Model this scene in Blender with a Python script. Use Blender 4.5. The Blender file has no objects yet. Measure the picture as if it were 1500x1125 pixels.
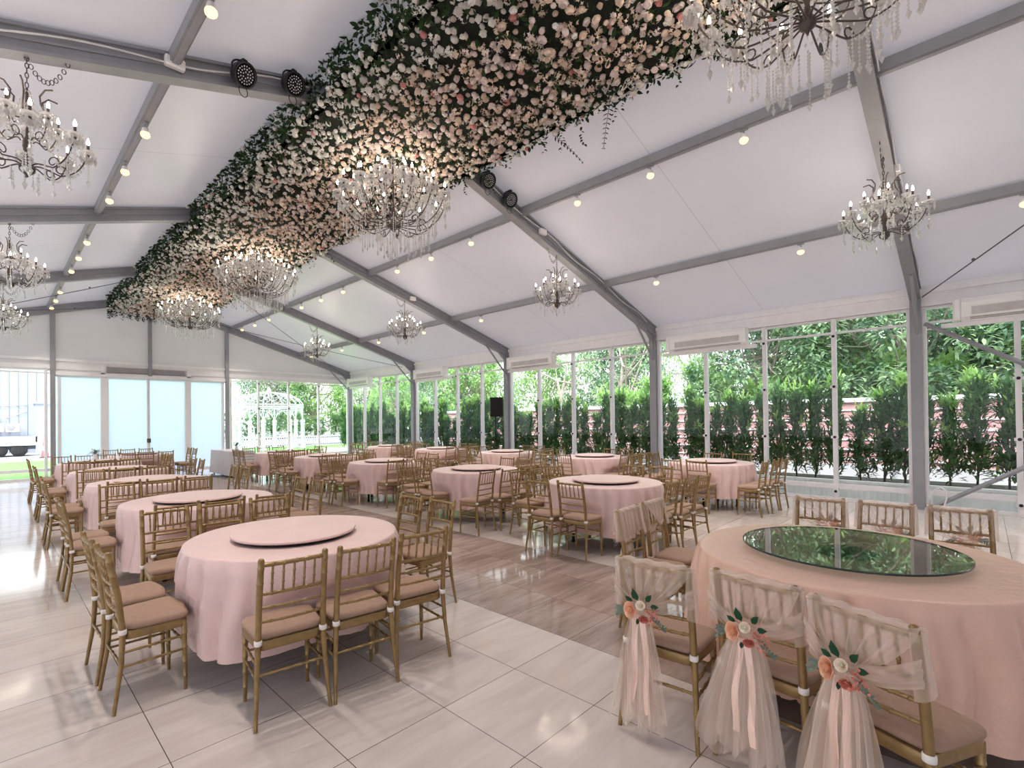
import bpy, math, random
from mathutils import Vector, Matrix
from math import sin, cos, pi, sqrt, atan2, radians
random.seed(11)
SC = bpy.context.scene
COL = SC.collection

# ------------------------------------------------------------------ materials
def s2l(c):
    return tuple(((v/255)/12.92 if v/255 <= .04045 else (((v/255)+.055)/1.055)**2.4) for v in c)
def new_mat(name):
    m = bpy.data.materials.new(name); m.use_nodes = True
    nt = m.node_tree; nt.nodes.clear()
    out = nt.nodes.new('ShaderNodeOutputMaterial')
    return m, nt, out
def N(nt, t, **kw):
    n = nt.nodes.new(t)
    for k, v in kw.items():
        if k.startswith('i_'): n.inputs[k[2:].replace('_', ' ')].default_value = v
        else: setattr(n, k, v)
    return n
def L(nt, a, b): nt.links.new(a, b)
def math_n(nt, op, a, b=None):
    n = nt.nodes.new('ShaderNodeMath'); n.operation = op
    for i, v in enumerate((a, b)):
        if v is None: continue
        if isinstance(v, (int, float)): n.inputs[i].default_value = v
        else: nt.links.new(v, n.inputs[i])
    return n.outputs[0]
def pbsdf(nt, col, rough=.5, metal=0, spec=.5, **kw):
    b = nt.nodes.new('ShaderNodeBsdfPrincipled')
    b.inputs['Base Color'].default_value = (*col, 1)
    b.inputs['Roughness'].default_value = rough
    b.inputs['Metallic'].default_value = metal
    b.inputs['Specular IOR Level'].default_value = spec
    for k, v in kw.items(): b.inputs[k].default_value = v
    return b
def noise(nt, scale, detail=3, rough=.55, coord='Object', stretch=None):
    tc = nt.nodes.new('ShaderNodeTexCoord'); v = tc.outputs[coord]
    if stretch:
        mp = nt.nodes.new('ShaderNodeMapping'); mp.inputs['Scale'].default_value = stretch
        nt.links.new(v, mp.inputs['Vector']); v = mp.outputs[0]
    n = nt.nodes.new('ShaderNodeTexNoise'); n.inputs['Scale'].default_value = scale
    n.inputs['Detail'].default_value = detail; n.inputs['Roughness'].default_value = rough
    nt.links.new(v, n.inputs['Vector']); return n.outputs['Fac']
def ramp(nt, fac, c0, c1, p0=.3, p1=.7):
    r = nt.nodes.new('ShaderNodeValToRGB')
    r.color_ramp.elements[0].color = (*c0, 1); r.color_ramp.elements[0].position = p0
    r.color_ramp.elements[1].color = (*c1, 1); r.color_ramp.elements[1].position = p1
    nt.links.new(fac, r.inputs[0]); return r.outputs[0]
def bump(nt, h, strength, dist=.01):
    b = nt.nodes.new('ShaderNodeBump'); b.inputs['Strength'].default_value = strength
    b.inputs['Distance'].default_value = dist; nt.links.new(h, b.inputs['Height']); return b.outputs[0]
MATS = {}
def simple(name, rgb, rough=.5, metal=0, spec=.5, var=.12, nscale=6, bmp=0, bscale=60, **kw):
    m, nt, out = new_mat(name); c = s2l(rgb)
    b = pbsdf(nt, c, rough, metal, spec, **kw)
    f = noise(nt, nscale)
    L(nt, ramp(nt, f, tuple(v*(1-var) for v in c), tuple(min(1, v*(1+var)) for v in c)), b.inputs['Base Color'])
    if bmp: L(nt, bump(nt, noise(nt, bscale), bmp), b.inputs['Normal'])
    L(nt, b.outputs[0], out.inputs[0]); MATS[name] = m; return m
def emis(name, rgb, strength):
    m, nt, out = new_mat(name)
    e = N(nt, 'ShaderNodeEmission'); e.inputs[0].default_value = (*s2l(rgb), 1); e.inputs[1].default_value = strength
    L(nt, e.outputs[0], out.inputs[0]); MATS[name] = m; return m
def leafy(name, rgb, rgb2, trans=.35, rough=.6, nscale=3):
    m, nt, out = new_mat(name)
    f = noise(nt, nscale, 2); col = ramp(nt, f, s2l(rgb), s2l(rgb2))
    b = pbsdf(nt, s2l(rgb), rough, 0, .18); L(nt, col, b.inputs['Base Color'])
    t = N(nt, 'ShaderNodeBsdfTranslucent'); L(nt, col, t.inputs[0])
    mx = N(nt, 'ShaderNodeMixShader'); mx.inputs[0].default_value = trans
    L(nt, b.outputs[0], mx.inputs[1]); L(nt, t.outputs[0], mx.inputs[2]); L(nt, mx.outputs[0], out.inputs[0])
    MATS[name] = m; return m

simple('white_paint', (238, 236, 237), .35, var=.03)
simple('grey_steel', (148, 149, 153), .42, .15, var=.06)
simple('dark_steel', (92, 92, 96), .45, .2)
simple('gold', (150, 124, 82), .36, .5, .5, var=.18, nscale=25)
simple('cushion', (166, 137, 119), .75, 0, .3, var=.06, nscale=40, bmp=.15, bscale=300)
simple('white_cloth_tie', (235, 230, 226), .7)
simple('black_plastic', (18, 18, 20), .45)
simple('black_metal', (22, 21, 23), .4, .4)
simple('iron_dark', (84, 74, 70), .4, .4)
simple('wood_dark', (70, 56, 50), .5)
simple('ac_white', (246, 244, 241), .3, var=.02)
simple('ac_grey', (150, 148, 148), .45)
simple('grille_grey', (196, 193, 191), .45)
simple('beige_cloth', (214, 210, 214), .7, var=.04)
simple('bark', (92, 80, 70), .85, var=.3, nscale=20, bmp=.5)
simple('pale_bark', (170, 158, 148), .85, var=.25, nscale=14, bmp=.4)
simple('red_wall', (192, 146, 146), .7, var=.1, nscale=3)
simple('coping_white', (222, 224, 228), .6, var=.03)
simple('white_wall_out', (166, 171, 184), .6, var=.03)
simple('planter_white', (246, 247, 244), .5, var=.04)
simple('soil', (60, 50, 42), .9)
simple('paving', (176, 175, 176), .8, var=.06, nscale=2)
simple('gazebo_white', (208, 211, 220), .4, var=.03)
simple('cone_red', (232, 84, 90), .5)
simple('vehicle_white', (235, 236, 238), .3)
simple('vehicle_dark', (60, 64, 74), .4)
simple('tyre', (30, 30, 32), .8)
simple('ivory', (248, 238, 222), .55, var=.05, nscale=30)
simple('ceramic', (240, 240, 240), .2)
simple('cable_white', (228, 226, 224), .5)
simple('dark_board', (24, 34, 24), .9)
leafy('leaf_hedge', (66, 108, 64), (112, 152, 96), .4, .6)
leafy('leaf_lime', (140, 184, 96), (176, 212, 124), .5)
leafy('leaf_tree', (128, 164, 122), (182, 206, 160), .5, .6)
leafy('leaf_tree_dark', (92, 126, 102), (136, 166, 136), .45, .6)
leafy('leaf_bright', (150, 190, 118), (192, 220, 152), .5)
leafy('leaf_canopy', (20, 38, 20), (52, 76, 40), .25)
leafy('leaf_spray', (24, 60, 40), (46, 88, 62), .2)
leafy('leaf_grey', (96, 120, 112), (130, 150, 138), .2)
leafy('rose_white', (238, 234, 226), (250, 247, 241), .3, .7, 12)
leafy('rose_blush', (240, 222, 217), (249, 236, 230), .3, .7, 12)
leafy('rose_peach', (240, 218, 200), (248, 230, 213), .3, .7, 12)
leafy('rose_pink', (214, 142, 138), (230, 168, 160), .2, .7, 12)
leafy('petal_peach', (244, 186, 152), (252, 212, 182), .25, .6, 20)
leafy('petal_cream', (244, 232, 212), (252, 246, 232), .25, .6, 20)
leafy('petal_rose', (206, 122, 110), (226, 150, 134), .25, .6, 20)
leafy('turf', (104, 160, 84), (136, 190, 108), .1, .9, 4)
emis('bulb_glow', (255, 240, 222), 60)
emis('lens_glow', (255, 198, 122), 2.2)

# pink satin cloth
def satin(name, rgb, rough, sheen):
    m, nt, out = new_mat(name); c = s2l(rgb)
    b = pbsdf(nt, c, rough, 0, .45)
    b.inputs['Sheen Weight'].default_value = sheen; b.inputs['Sheen Roughness'].default_value = .4
    L(nt, ramp(nt, noise(nt, 3), tuple(v*.95 for v in c), tuple(min(1, v*1.04) for v in c)), b.inputs['Base Color'])
    h1 = noise(nt, 9, 4, .6); h2 = noise(nt, 240, 2, .5)
    mixh = math_n(nt, 'ADD', math_n(nt, 'MULTIPLY', h1, 1.0), math_n(nt, 'MULTIPLY', h2, .03))
    L(nt, bump(nt, mixh, .3, .03), b.inputs['Normal'])
    L(nt, b.outputs[0], out.inputs[0]); MATS[name] = m
satin('cloth_pink', (228, 198, 193), .38, .15)
satin('cloth_peach', (226, 187, 168), .30, .15)
satin('cloth_disc', (222, 194, 188), .5, .15)

# tulle
m, nt, out = new_mat('tulle')
d = N(nt, 'ShaderNodeBsdfDiffuse'); d.inputs[0].default_value = (*s2l((250, 234, 222)), 1)
t = N(nt, 'ShaderNodeBsdfTranslucent'); t.inputs[0].default_value = (*s2l((250, 234, 222)), 1)
m1 = N(nt, 'ShaderNodeMixShader'); m1.inputs[0].default_value = .4
L(nt, d.outputs[0], m1.inputs[1]); L(nt, t.outputs[0], m1.inputs[2])
tr = N(nt, 'ShaderNodeBsdfTransparent')
lw = N(nt, 'ShaderNodeLayerWeight'); lw.inputs[0].default_value = .35
m2 = N(nt, 'ShaderNodeMixShader')
L(nt, math_n(nt, 'ADD', math_n(nt, 'MULTIPLY', lw.outputs['Facing'], .5), .28), m2.inputs[0])
L(nt, tr.outputs[0], m2.inputs[1]); L(nt, m1.outputs[0], m2.inputs[2]); L(nt, m2.outputs[0], out.inputs[0])
MATS['tulle'] = m
simple('ribbon', (244, 214, 200), .5, var=.03)

# clear glass
m, nt, out = new_mat('glass')
tr = N(nt, 'ShaderNodeBsdfTransparent'); tr.inputs[0].default_value = (.97, .985, .985, 1)
gl = N(nt, 'ShaderNodeBsdfGlossy'); gl.inputs['Roughness'].default_value = .015
lw0 = N(nt, 'ShaderNodeLayerWeight'); lw0.inputs[0].default_value = .5
fac = math_n(nt, 'ADD', .015, math_n(nt, 'MULTIPLY', math_n(nt, 'POWER', lw0.outputs['Facing'], 4.5), .4))
mx = N(nt, 'ShaderNodeMixShader'); L(nt, fac, mx.inputs[0]); L(nt, tr.outputs[0], mx.inputs[1]); L(nt, gl.outputs[0], mx.inputs[2])
L(nt, mx.outputs[0], out.inputs[0]); MATS['glass'] = m
# frosted glass
m, nt, out = new_mat('frosted_glass')
t = N(nt, 'ShaderNodeBsdfTranslucent'); t.inputs[0].default_value = (*s2l((232, 235, 251)), 1)
b = pbsdf(nt, s2l((222, 234, 246)), .3, 0, .4)
mx = N(nt, 'ShaderNodeMixShader'); mx.inputs[0].default_value = .8
L(nt, b.outputs[0], mx.inputs[1]); L(nt, t.outputs[0], mx.inputs[2]); L(nt, mx.outputs[0], out.inputs[0]); MATS['frosted_glass'] = m
# turntable glass
m, nt, out = new_mat('table_glass')
tr = N(nt, 'ShaderNodeBsdfTransparent'); tr.inputs[0].default_value = (.74, .77, .73, 1)
gl = N(nt, 'ShaderNodeBsdfGlossy'); gl.inputs['Roughness'].default_value = .01
lw0 = N(nt, 'ShaderNodeLayerWeight'); lw0.inputs[0].default_value = .5
fac = math_n(nt, 'ADD', .07, math_n(nt, 'MULTIPLY', math_n(nt, 'POWER', lw0.outputs['Facing'], 4), .85))
mx = N(nt, 'ShaderNodeMixShader'); L(nt, fac, mx.inputs[0]); L(nt, tr.outputs[0], mx.inputs[1]); L(nt, gl.outputs[0], mx.inputs[2])
L(nt, mx.outputs[0], out.inputs[0]); MATS['table_glass'] = m
simple('glass_edge', (28, 50, 52), .1)
# crystal
m, nt, out = new_mat('crystal')
tr = N(nt, 'ShaderNodeBsdfTransparent'); tr.inputs[0].default_value = (.9, .9, .9, 1)
gl = N(nt, 'ShaderNodeBsdfGlossy'); gl.inputs['Roughness'].default_value = .12; gl.inputs[0].default_value = (1, .98, .96, 1)
df = N(nt, 'ShaderNodeBsdfTranslucent'); df.inputs[0].default_value = (.95, .94, .93, 1)
a = N(nt, 'ShaderNodeMixShader'); a.inputs[0].default_value = .7; L(nt, gl.outputs[0], a.inputs[1]); L(nt, df.outputs[0], a.inputs[2])
mx = N(nt, 'ShaderNodeMixShader'); mx.inputs[0].default_value = .78; L(nt, tr.outputs[0], mx.inputs[1]); L(nt, a.outputs[0], mx.inputs[2])
L(nt, mx.outputs[0], out.inputs[0]); MATS['crystal'] = m
# roof membrane: white fabric letting some daylight through
def membrane(name, rgb, trans, tcol):
    m, nt, out = new_mat(name); c = s2l(rgb)
    b = pbsdf(nt, c, .38, 0, .35)
    L(nt, ramp(nt, noise(nt, 1.3, 3), tuple(v*.97 for v in c), tuple(min(1, v*1.02) for v in c)), b.inputs['Base Color'])
    L(nt, bump(nt, noise(nt, .9, 3), .25, .05), b.inputs['Normal'])
    if name == 'roof_fabric':
        g = N(nt, 'ShaderNodeNewGeometry'); sp = N(nt, 'ShaderNodeSeparateXYZ'); L(nt, g.outputs['Position'], sp.inputs[0])
        fq = math_n(nt, 'FRACT', math_n(nt, 'DIVIDE', math_n(nt, 'SUBTRACT', sp.outputs[1], .7813+4.7676*10.5-100*4.7676), 4.7676))
        sm = math_n(nt, 'LESS_THAN', math_n(nt, 'MINIMUM', fq, math_n(nt, 'SUBTRACT', 1, fq)), .0013)
        mq = N(nt, 'ShaderNodeMix', data_type='RGBA'); L(nt, sm, mq.inputs[0]); L(nt, b.inputs['Base Color'].links[0].from_socket, mq.inputs[6]); mq.inputs[7].default_value = (*[v*.72 for v in c], 1)
        L(nt, mq.outputs[2], b.inputs['Base Color'])
    t = N(nt, 'ShaderNodeBsdfTranslucent'); t.inputs[0].default_value = (*tcol, 1)
    mx = N(nt, 'ShaderNodeMixShader'); mx.inputs[0].default_value = trans
    L(nt, b.outputs[0], mx.inputs[1]); L(nt, t.outputs[0], mx.inputs[2]); L(nt, mx.outputs[0], out.inputs[0]); MATS[name] = m
membrane('roof_fabric', (204, 203, 211), .05, (.72, .70, .74))
membrane('gable_fabric', (216, 210, 212), .08, (.7, .7, .72))
membrane('side_fill_fabric', (222, 220, 224), .42, (.86, .86, .9))  # unseen left wall only; translucency raised to add soft fill light

# floor tiles
TX, TY, TS = 1.7836, 2.154, .5916
AX0, AX1 = TX+2*TS, TX+5*TS
m, nt, out = new_mat('floor_tiles')
g = N(nt, 'ShaderNodeNewGeometry'); sp = N(nt, 'ShaderNodeSeparateXYZ'); L(nt, g.outputs['Position'], sp.inputs[0])
ux = math_n(nt, 'DIVIDE', math_n(nt, 'SUBTRACT', sp.outputs[0], TX), TS)
uy = math_n(nt, 'DIVIDE', math_n(nt, 'SUBTRACT', sp.outputs[1], TY), TS)
fx = math_n(nt, 'FRACT', ux); fy = math_n(nt, 'FRACT', uy)
ex = math_n(nt, 'MINIMUM', fx, math_n(nt, 'SUBTRACT', 1, fx)); ey = math_n(nt, 'MINIMUM', fy, math_n(nt, 'SUBTRACT', 1, fy))
edge = math_n(nt, 'MINIMUM', ex, ey)
grout = math_n(nt, 'LESS_THAN', edge, .0035)
cell = N(nt, 'ShaderNodeCombineXYZ'); L(nt, math_n(nt, 'FLOOR', ux), cell.inputs[0]); L(nt, math_n(nt, 'FLOOR', uy), cell.inputs[1])
wn = N(nt, 'ShaderNodeTexWhiteNoise'); L(nt, cell.outputs[0], wn.inputs['Vector'])
off = N(nt, 'ShaderNodeVectorMath', operation='MULTIPLY_ADD'); L(nt, wn.outputs['Color'], off.inputs[0]); off.inputs[1].default_value = (9, 9, 9); L(nt, g.outputs['Position'], off.inputs[2])
mp = N(nt, 'ShaderNodeMapping'); mp.inputs['Scale'].default_value = (.9, 5.5, 1); L(nt, off.outputs[0], mp.inputs[0])
n1 = N(nt, 'ShaderNodeTexNoise'); n1.inputs['Scale'].default_value = 1.6; n1.inputs['Detail'].default_value = 7; n1.inputs['Roughness'].default_value = .62; n1.inputs['Distortion'].default_value = .5; L(nt, mp.outputs[0], n1.inputs['Vector'])
lightc = ramp(nt, n1.outputs[0], s2l((196, 184, 177)), s2l((218, 208, 201)), .28, .72)
darkc = ramp(nt, n1.outputs[0], s2l((142, 122, 113)), s2l((184, 166, 155)), .32, .68)
ina = math_n(nt, 'MULTIPLY', math_n(nt, 'GREATER_THAN', sp.outputs[0], AX0), math_n(nt, 'LESS_THAN', sp.outputs[0], AX1))
mc = N(nt, 'ShaderNodeMix', data_type='RGBA'); L(nt, ina, mc.inputs[0]); L(nt, lightc, mc.inputs[6]); L(nt, darkc, mc.inputs[7])
tv = math_n(nt, 'ADD', .95, math_n(nt, 'MULTIPLY', wn.outputs['Value'], .08))
mv = N(nt, 'ShaderNodeMix', data_type='RGBA', blend_type='MULTIPLY'); mv.inputs[0].default_value = 1; L(nt, mc.outputs[2], mv.inputs[6])
cmb = N(nt, 'ShaderNodeCombineXYZ')
for i in range(3): L(nt, tv, cmb.inputs[i])
L(nt, cmb.outputs[0], mv.inputs[7])
mg = N(nt, 'ShaderNodeMix', data_type='RGBA'); L(nt, grout, mg.inputs[0]); L(nt, mv.outputs[2], mg.inputs[6]); mg.inputs[7].default_value = (*s2l((86, 76, 72)), 1)
b = pbsdf(nt, (.5, .5, .5), .13, 0, .85); L(nt, mg.outputs[2], b.inputs['Base Color'])
L(nt, math_n(nt, 'ADD', .05, math_n(nt, 'MULTIPLY', n1.outputs[0], .08)), b.inputs['Roughness'])
L(nt, bump(nt, math_n(nt, 'SUBTRACT', 1, grout), .15, .002), b.inputs['Normal'])
L(nt, b.outputs[0], out.inputs[0]); MATS['floor_tiles'] = m

# ------------------------------------------------------------------ mesh builder
class MB:
    def __init__(s): s.v = []; s.f = []; s.mi = []; s.sm = []; s.cur = 0
    def add(s, vs, fs, smooth=False):
        b = len(s.v); s.v.extend(tuple(q) for q in vs)
        for f in fs: s.f.append(tuple(b+i for i in f)); s.mi.append(s.cur); s.sm.append(smooth)
    def box(s, a, c, M=None):
        x0, y0, z0 = a; x1, y1, z1 = c
        vs = [(x0, y0, z0), (x1, y0, z0), (x1, y1, z0), (x0, y1, z0), (x0, y0, z1), (x1, y0, z1), (x1, y1, z1), (x0, y1, z1)]
        if M is not None: vs = [M @ Vector(q) for q in vs]
        s.add(vs, [(0, 3, 2, 1), (4, 5, 6, 7), (0, 1, 5, 4), (1, 2, 6, 5), (2, 3, 7, 6), (3, 0, 4, 7)])
    def cbox(s, c, size, M=None, bev=0):
        h = [q/2 for q in size]
        if not bev:
            s.box([c[i]-h[i] for i in range(3)], [c[i]+h[i] for i in range(3)], M); return
        # chamfered box
        vs = []; b = bev
        pts = set()
        for sx in (-1, 1):
            for sy in (-1, 1):
                for sz in (-1, 1):
                    vs.append((c[0]+sx*(h[0]-b), c[1]+sy*(h[1]-b), c[2]+sz*h[2]))
                    vs.append((c[0]+sx*(h[0]-b), c[1]+sy*h[1], c[2]+sz*(h[2]-b)))
                    vs.append((c[0]+sx*h[0], c[1]+sy*(h[1]-b), c[2]+sz*(h[2]-b)))
        ix = lambda a, bb, cc, k: ((a*2+bb)*2+cc)*3+k
        fs = []
        for a in (0, 1):
            q = [ix(0, 0, a, 0), ix(1, 0, a, 0), ix(1, 1, a, 0), ix(0, 1, a, 0)]; fs.append(q if a else q[::-1])
            q = [ix(0, a, 0, 1), ix(1, a, 0, 1), ix(1, a, 1, 1), ix(0, a, 1, 1)]; fs.append(q[::-1] if a else q)
            q = [ix(a, 0, 0, 2), ix(a, 1, 0, 2), ix(a, 1, 1, 2), ix(a, 0, 1, 2)]; fs.append(q if a else q[::-1])
        for a in (0, 1):
            for d2 in (0, 1):
                fs.append([ix(0, a, d2, 0), ix(1, a, d2, 0), ix(1, a, d2, 1), ix(0, a, d2, 1)])
                fs.append([ix(a, 0, d2, 0), ix(a, 1, d2, 0), ix(a, 1, d2, 2), ix(a, 0, d2, 2)])
                fs.append([ix(a, d2, 0, 1), ix(a, d2, 1, 1), ix(a, d2, 1, 2), ix(a, d2, 0, 2)])
                for e in (0, 1): fs.append([ix(a, d2, e, 0), ix(a, d2, e, 1), ix(a, d2, e, 2)])
        fs = list({tuple(sorted(f)): tuple(f) for f in fs}.values())
        if M is not None: vs = [M @ Vector(q) for q in vs]
        s.add(vs, fs)
    def tube(s, path, r, n=8, caps=True, smooth=True, closed=False):
        P = [Vector(p) for p in path]; m = len(P)
        R = r if isinstance(r, (list, tuple)) else [r]*m
        prev = None; vs = []
        for i in range(m):
            if closed: t = P[(i+1) % m]-P[i-1]
            else: t = P[min(i+1, m-1)]-P[max(i-1, 0)]
            if t.length < 1e-9: t = Vector((0, 0, 1))
            t.normalize()
            if prev is None:
                a = Vector((0, 0, 1)) if abs(t.z) < .9 else Vector((1, 0, 0))
                u = t.cross(a).normalized()
            else:
                u = prev - t*prev.dot(t)
                u = u.normalized() if u.length > 1e-6 else t.orthogonal().normalized()
            prev = u; w = t.cross(u)
            for k in range(n):
                an = 2*pi*k/n; vs.append(P[i]+(u*cos(an)+w*sin(an))*R[i])
        fs = []
        for i in range(m if closed else m-1):
            j = (i+1) % m
            for k in range(n): fs.append((i*n+k, i*n+(k+1) % n, j*n+(k+1) % n, j*n+k))
        s.add(vs, fs, smooth)
        if caps and not closed:
            s.add(vs[:n], [tuple(range(n))[::-1]]); s.add(vs[-n:], [tuple(range(n))])
    def lathe(s, prof, n=24, c=(0, 0, 0), smooth=True, M=None, cap=True):
        vs = []; fs = []
        for (r, z) in prof:
            for k in range(n):
                a = 2*pi*k/n; vs.append(Vector((c[0]+r*cos(a), c[1]+r*sin(a), c[2]+z)))
        for i in range(len(prof)-1):
            for k in range(n): fs.append((i*n+k, i*n+(k+1) % n, (i+1)*n+(k+1) % n, (i+1)*n+k))
        if cap and prof[0][0] > 1e-6: fs.append(tuple(range(n))[::-1])
        if cap and prof[-1][0] > 1e-6: fs.append(tuple((len(prof)-1)*n+k for k in range(n)))
        if M is not None: vs = [M @ v for v in vs]
        s.add(vs, fs, smooth)
    def sphere(s, c, r, nu=8, nv=5, sc=(1, 1, 1)):
        prof = [(r*sin(pi*i/nv), -r*cos(pi*i/nv)) for i in range(nv+1)]
        M = Matrix.Translation(c) @ Matrix.Diagonal((*sc, 1))
        prof[0] = (1e-7, -r); prof[-1] = (1e-7, r)
        s.lathe(prof, nu, M=M)
    def grid(s, fn, nu, nv, smooth=True, closeu=False):
        vs = [fn(i/nu, j/nv) for j in range(nv+1) for i in range(nu+(0 if closeu else 1))]
        w = nu if closeu else nu+1; fs = []
        for j in range(nv):
            for i in range(nu):
                i2 = (i+1) % w
                fs.append((j*w+i, j*w+i2, (j+1)*w+i2, (j+1)*w+i))
        s.add(vs, fs, smooth)
    def mesh(s, name, mats):
        me = bpy.data.meshes.new(name)
        me.from_pydata(s.v, [], s.f)
        for mm in (mats if isinstance(mats, (list, tuple)) else [mats]): me.materials.append(MATS[mm])
        me.polygons.foreach_set('material_index', s.mi); me.polygons.foreach_set('use_smooth', s.sm)
        me.update(); return me
    def obj(s, name, mats, parent=None, loc=None, rz=None):
        o = bpy.data.objects.new(name, s.mesh(name, mats)); COL.objects.link(o)
        if parent is not None: o.parent = parent
        if loc is not None: o.location = loc
        if rz is not None: o.rotation_euler = (0, 0, rz)
        return o
def empty(name, loc=(0, 0, 0), rz=0):
    o = bpy.data.objects.new(name, None); COL.objects.link(o); o.location = loc; o.rotation_euler = (0, 0, rz); o.empty_display_size = .1
    return o
def tag(o, label, cat=None, group=None, kind=None):
    if label: o['label'] = label
    if cat: o['category'] = cat
    if group: o['group'] = group
    if kind: o['kind'] = kind
    return o
CH = {}
def index_children():
    CH.clear()
    for o in bpy.data.objects:
        if o.parent: CH.setdefault(o.parent, []).append(o)
def kids(o): return CH.get(o, [])
def dup(o, parent=None):
    c = o.copy(); COL.objects.link(c)
    if parent is not None: c.parent = parent
    for ch in kids(o): dup(ch, c)
    return c
def put(o, loc, rz=0, label=None, group=None):
    o.location = loc; o.rotation_euler = (0, 0, rz)
    if label: o['label'] = label
    if group: o['group'] = group
    return o

# ------------------------------------------------------------------ dimensions
XL, XR, RX = -3.6, 11.23, 3.816
BAY = 4.7676
YK = {k: .7813+BAY*k for k in range(-2, 5)}
YB, YF = YK[4], YK[-2]
SL = .2886
def roof(x): return 5.93-SL*abs(x-RX)
EZ = roof(XR)

# ------------------------------------------------------------------ setting: floor, roof, frames
f = MB(); f.box((XL-.15, YF-.1, -.12), (XR+.22, YB+.2, 0)); tag(f.obj('floor', 'floor_tiles'), 'polished cream stone tile floor with a darker tiled aisle', 'floor', kind='structure')
g = MB(); g.box((-70, -50, -.4), (95, 130, -.13)); tag(g.obj('ground', 'paving'), 'pale paved ground outside the marquee', 'ground', kind='structure')
t = MB(); t.box((-14, YB+.25, -.13), (5.9, 31, -.03)); t.box((5.9, YB+.25, -.13), (22, 33.4, -.03))
tag(t.obj('lawn', 'turf'), 'green turf lawn outside the back wall', 'lawn', kind='structure')

c = MB()
for (xa, xb) in ((XL-.1, RX), (RX, XR+.1)):
    ny, nx = 24, 6
    def fn(u, v, xa=xa, xb=xb):
        x = xa+(xb-xa)*u; y = YF+(YB-YF)*v
        return (x, y, roof(x))
    c.grid(fn, nx, ny, False)
tag(c.obj('ceiling', 'roof_fabric'), 'white fabric roof of the marquee', 'ceiling', kind='structure')

def slope_box(mb, x0, x1, y0, y1, d0, d1):
    """bar following the roof slope between x0 and x1, spanning depths d0..d1 under the fabric"""
    P = []
    for y in (y0, y1):
        for d in (d0, d1):
            for x in (x0, x1): P.append((x, y, roof(x)-d))
    # y,d,x
    mb.add(P, [(0, 1, 3, 2), (4, 6, 7, 5), (0, 4, 5, 1), (2, 3, 7, 6), (0, 2, 6, 4), (1, 5, 7, 3)])
n = 0
for k, y in YK.items():
    if k == 4: y -= .06
    for (xa, xb, side) in ((XL, RX, 'west'), (RX, XR, 'east')):
        b = MB()
        slope_box(b, xa, xb, y-.045, y+.045, .02, .25)       # web
        slope_box(b, xa, xb, y-.075, y+.075, .02, .05)
        slope_box(b, xa, xb, y-.075, y+.075, .225, .26)
        slope_box(b, xa, xb, y-.06, y+.06, .13, .15)
        tag(b.obj('roof_beam', 'grey_steel'), 'grey aluminium roof beam of portal frame', 'beam', kind='structure')
PX = [RX-5.12, RX-2.547, RX+2.547, RX+5.118]
for x in PX:
    b = MB(); z = roof(x)
    sg = -1 if x > RX else 1
    b.box((x-.045, YF, z-.14), (x+.045, YB-.1, z-.02)); b.box((x-.028, YF, z-.155), (x+.028, YB-.1, z-.138))
    tag(b.obj('roof_purlin', 'grey_steel'), 'grey purlin carrying a row of spotlights', 'beam', kind='structure')
# portal posts + knee braces
for k, y in YK.items():
    for x, sd in ((XR, 1), (XL, -1)):
        if k == 4: yy = y-.08
        else: yy = y
        b = MB()
        b.box((x-.10, yy-.06, 0), (x+.06, yy+.06, EZ-.05)); b.box((x-.12, yy-.075, 0), (x-.09, yy+.075, EZ-.2)); b.box((x-.16, yy-.11, 0), (x+.1, yy+.11, .015))
        # haunch plate at the eave
        xi = x-sd*.45
        P = [(x-sd*.12, yy-.03, EZ-.62), (x-sd*.12, yy-.03, EZ-.1), (xi, yy-.03, roof(xi)-.2), (xi, yy-.03, roof(xi)-.26), (x-sd*.16, yy-.03, EZ-.36)]
        b.add(P+[(p[0], yy+.03, p[2]) for p in P], [(0, 1, 2, 3, 4), (9, 8, 7, 6, 5)]+[(i, i+5, (i+1) % 5+5, (i+1) % 5) for i in range(5)])
        o = b.obj('portal_post', 'grey_steel'); tag(o, 'grey aluminium portal post standing at the glass wall', 'post', kind='structure')
        if sd == 1:
            kb = MB(); x1 = x-sd*.98
            kb.tube([(x1, yy-.02, roof(x1)-.25), (x-sd*.1, yy-.02, 2.98)], .026, 8); kb.obj('knee_brace', 'grey_steel', o)
# eave fascia and floor rails along the long walls
for i, (x, sd) in enumerate(((XR, 1), (XL, -1))):
    b = MB(); b.box((min(x-.02*sd, x+.13*sd), YF, 3.44), (max(x-.02*sd, x+.13*sd), YB, EZ)); b.box((min(x-.06*sd, x+.02*sd), YF, 3.66), (max(x-.06*sd, x+.02*sd), YB, 3.74))
    b.box((min(x-.04*sd, x+.02*sd), YF, 3.44), (max(x-.04*sd, x+.02*sd), YB, 3.49))
    tag(b.obj('trim_%d' % (i+1), 'white_paint'), 'white eave fascia above the glass wall', 'trim', kind='structure')

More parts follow.
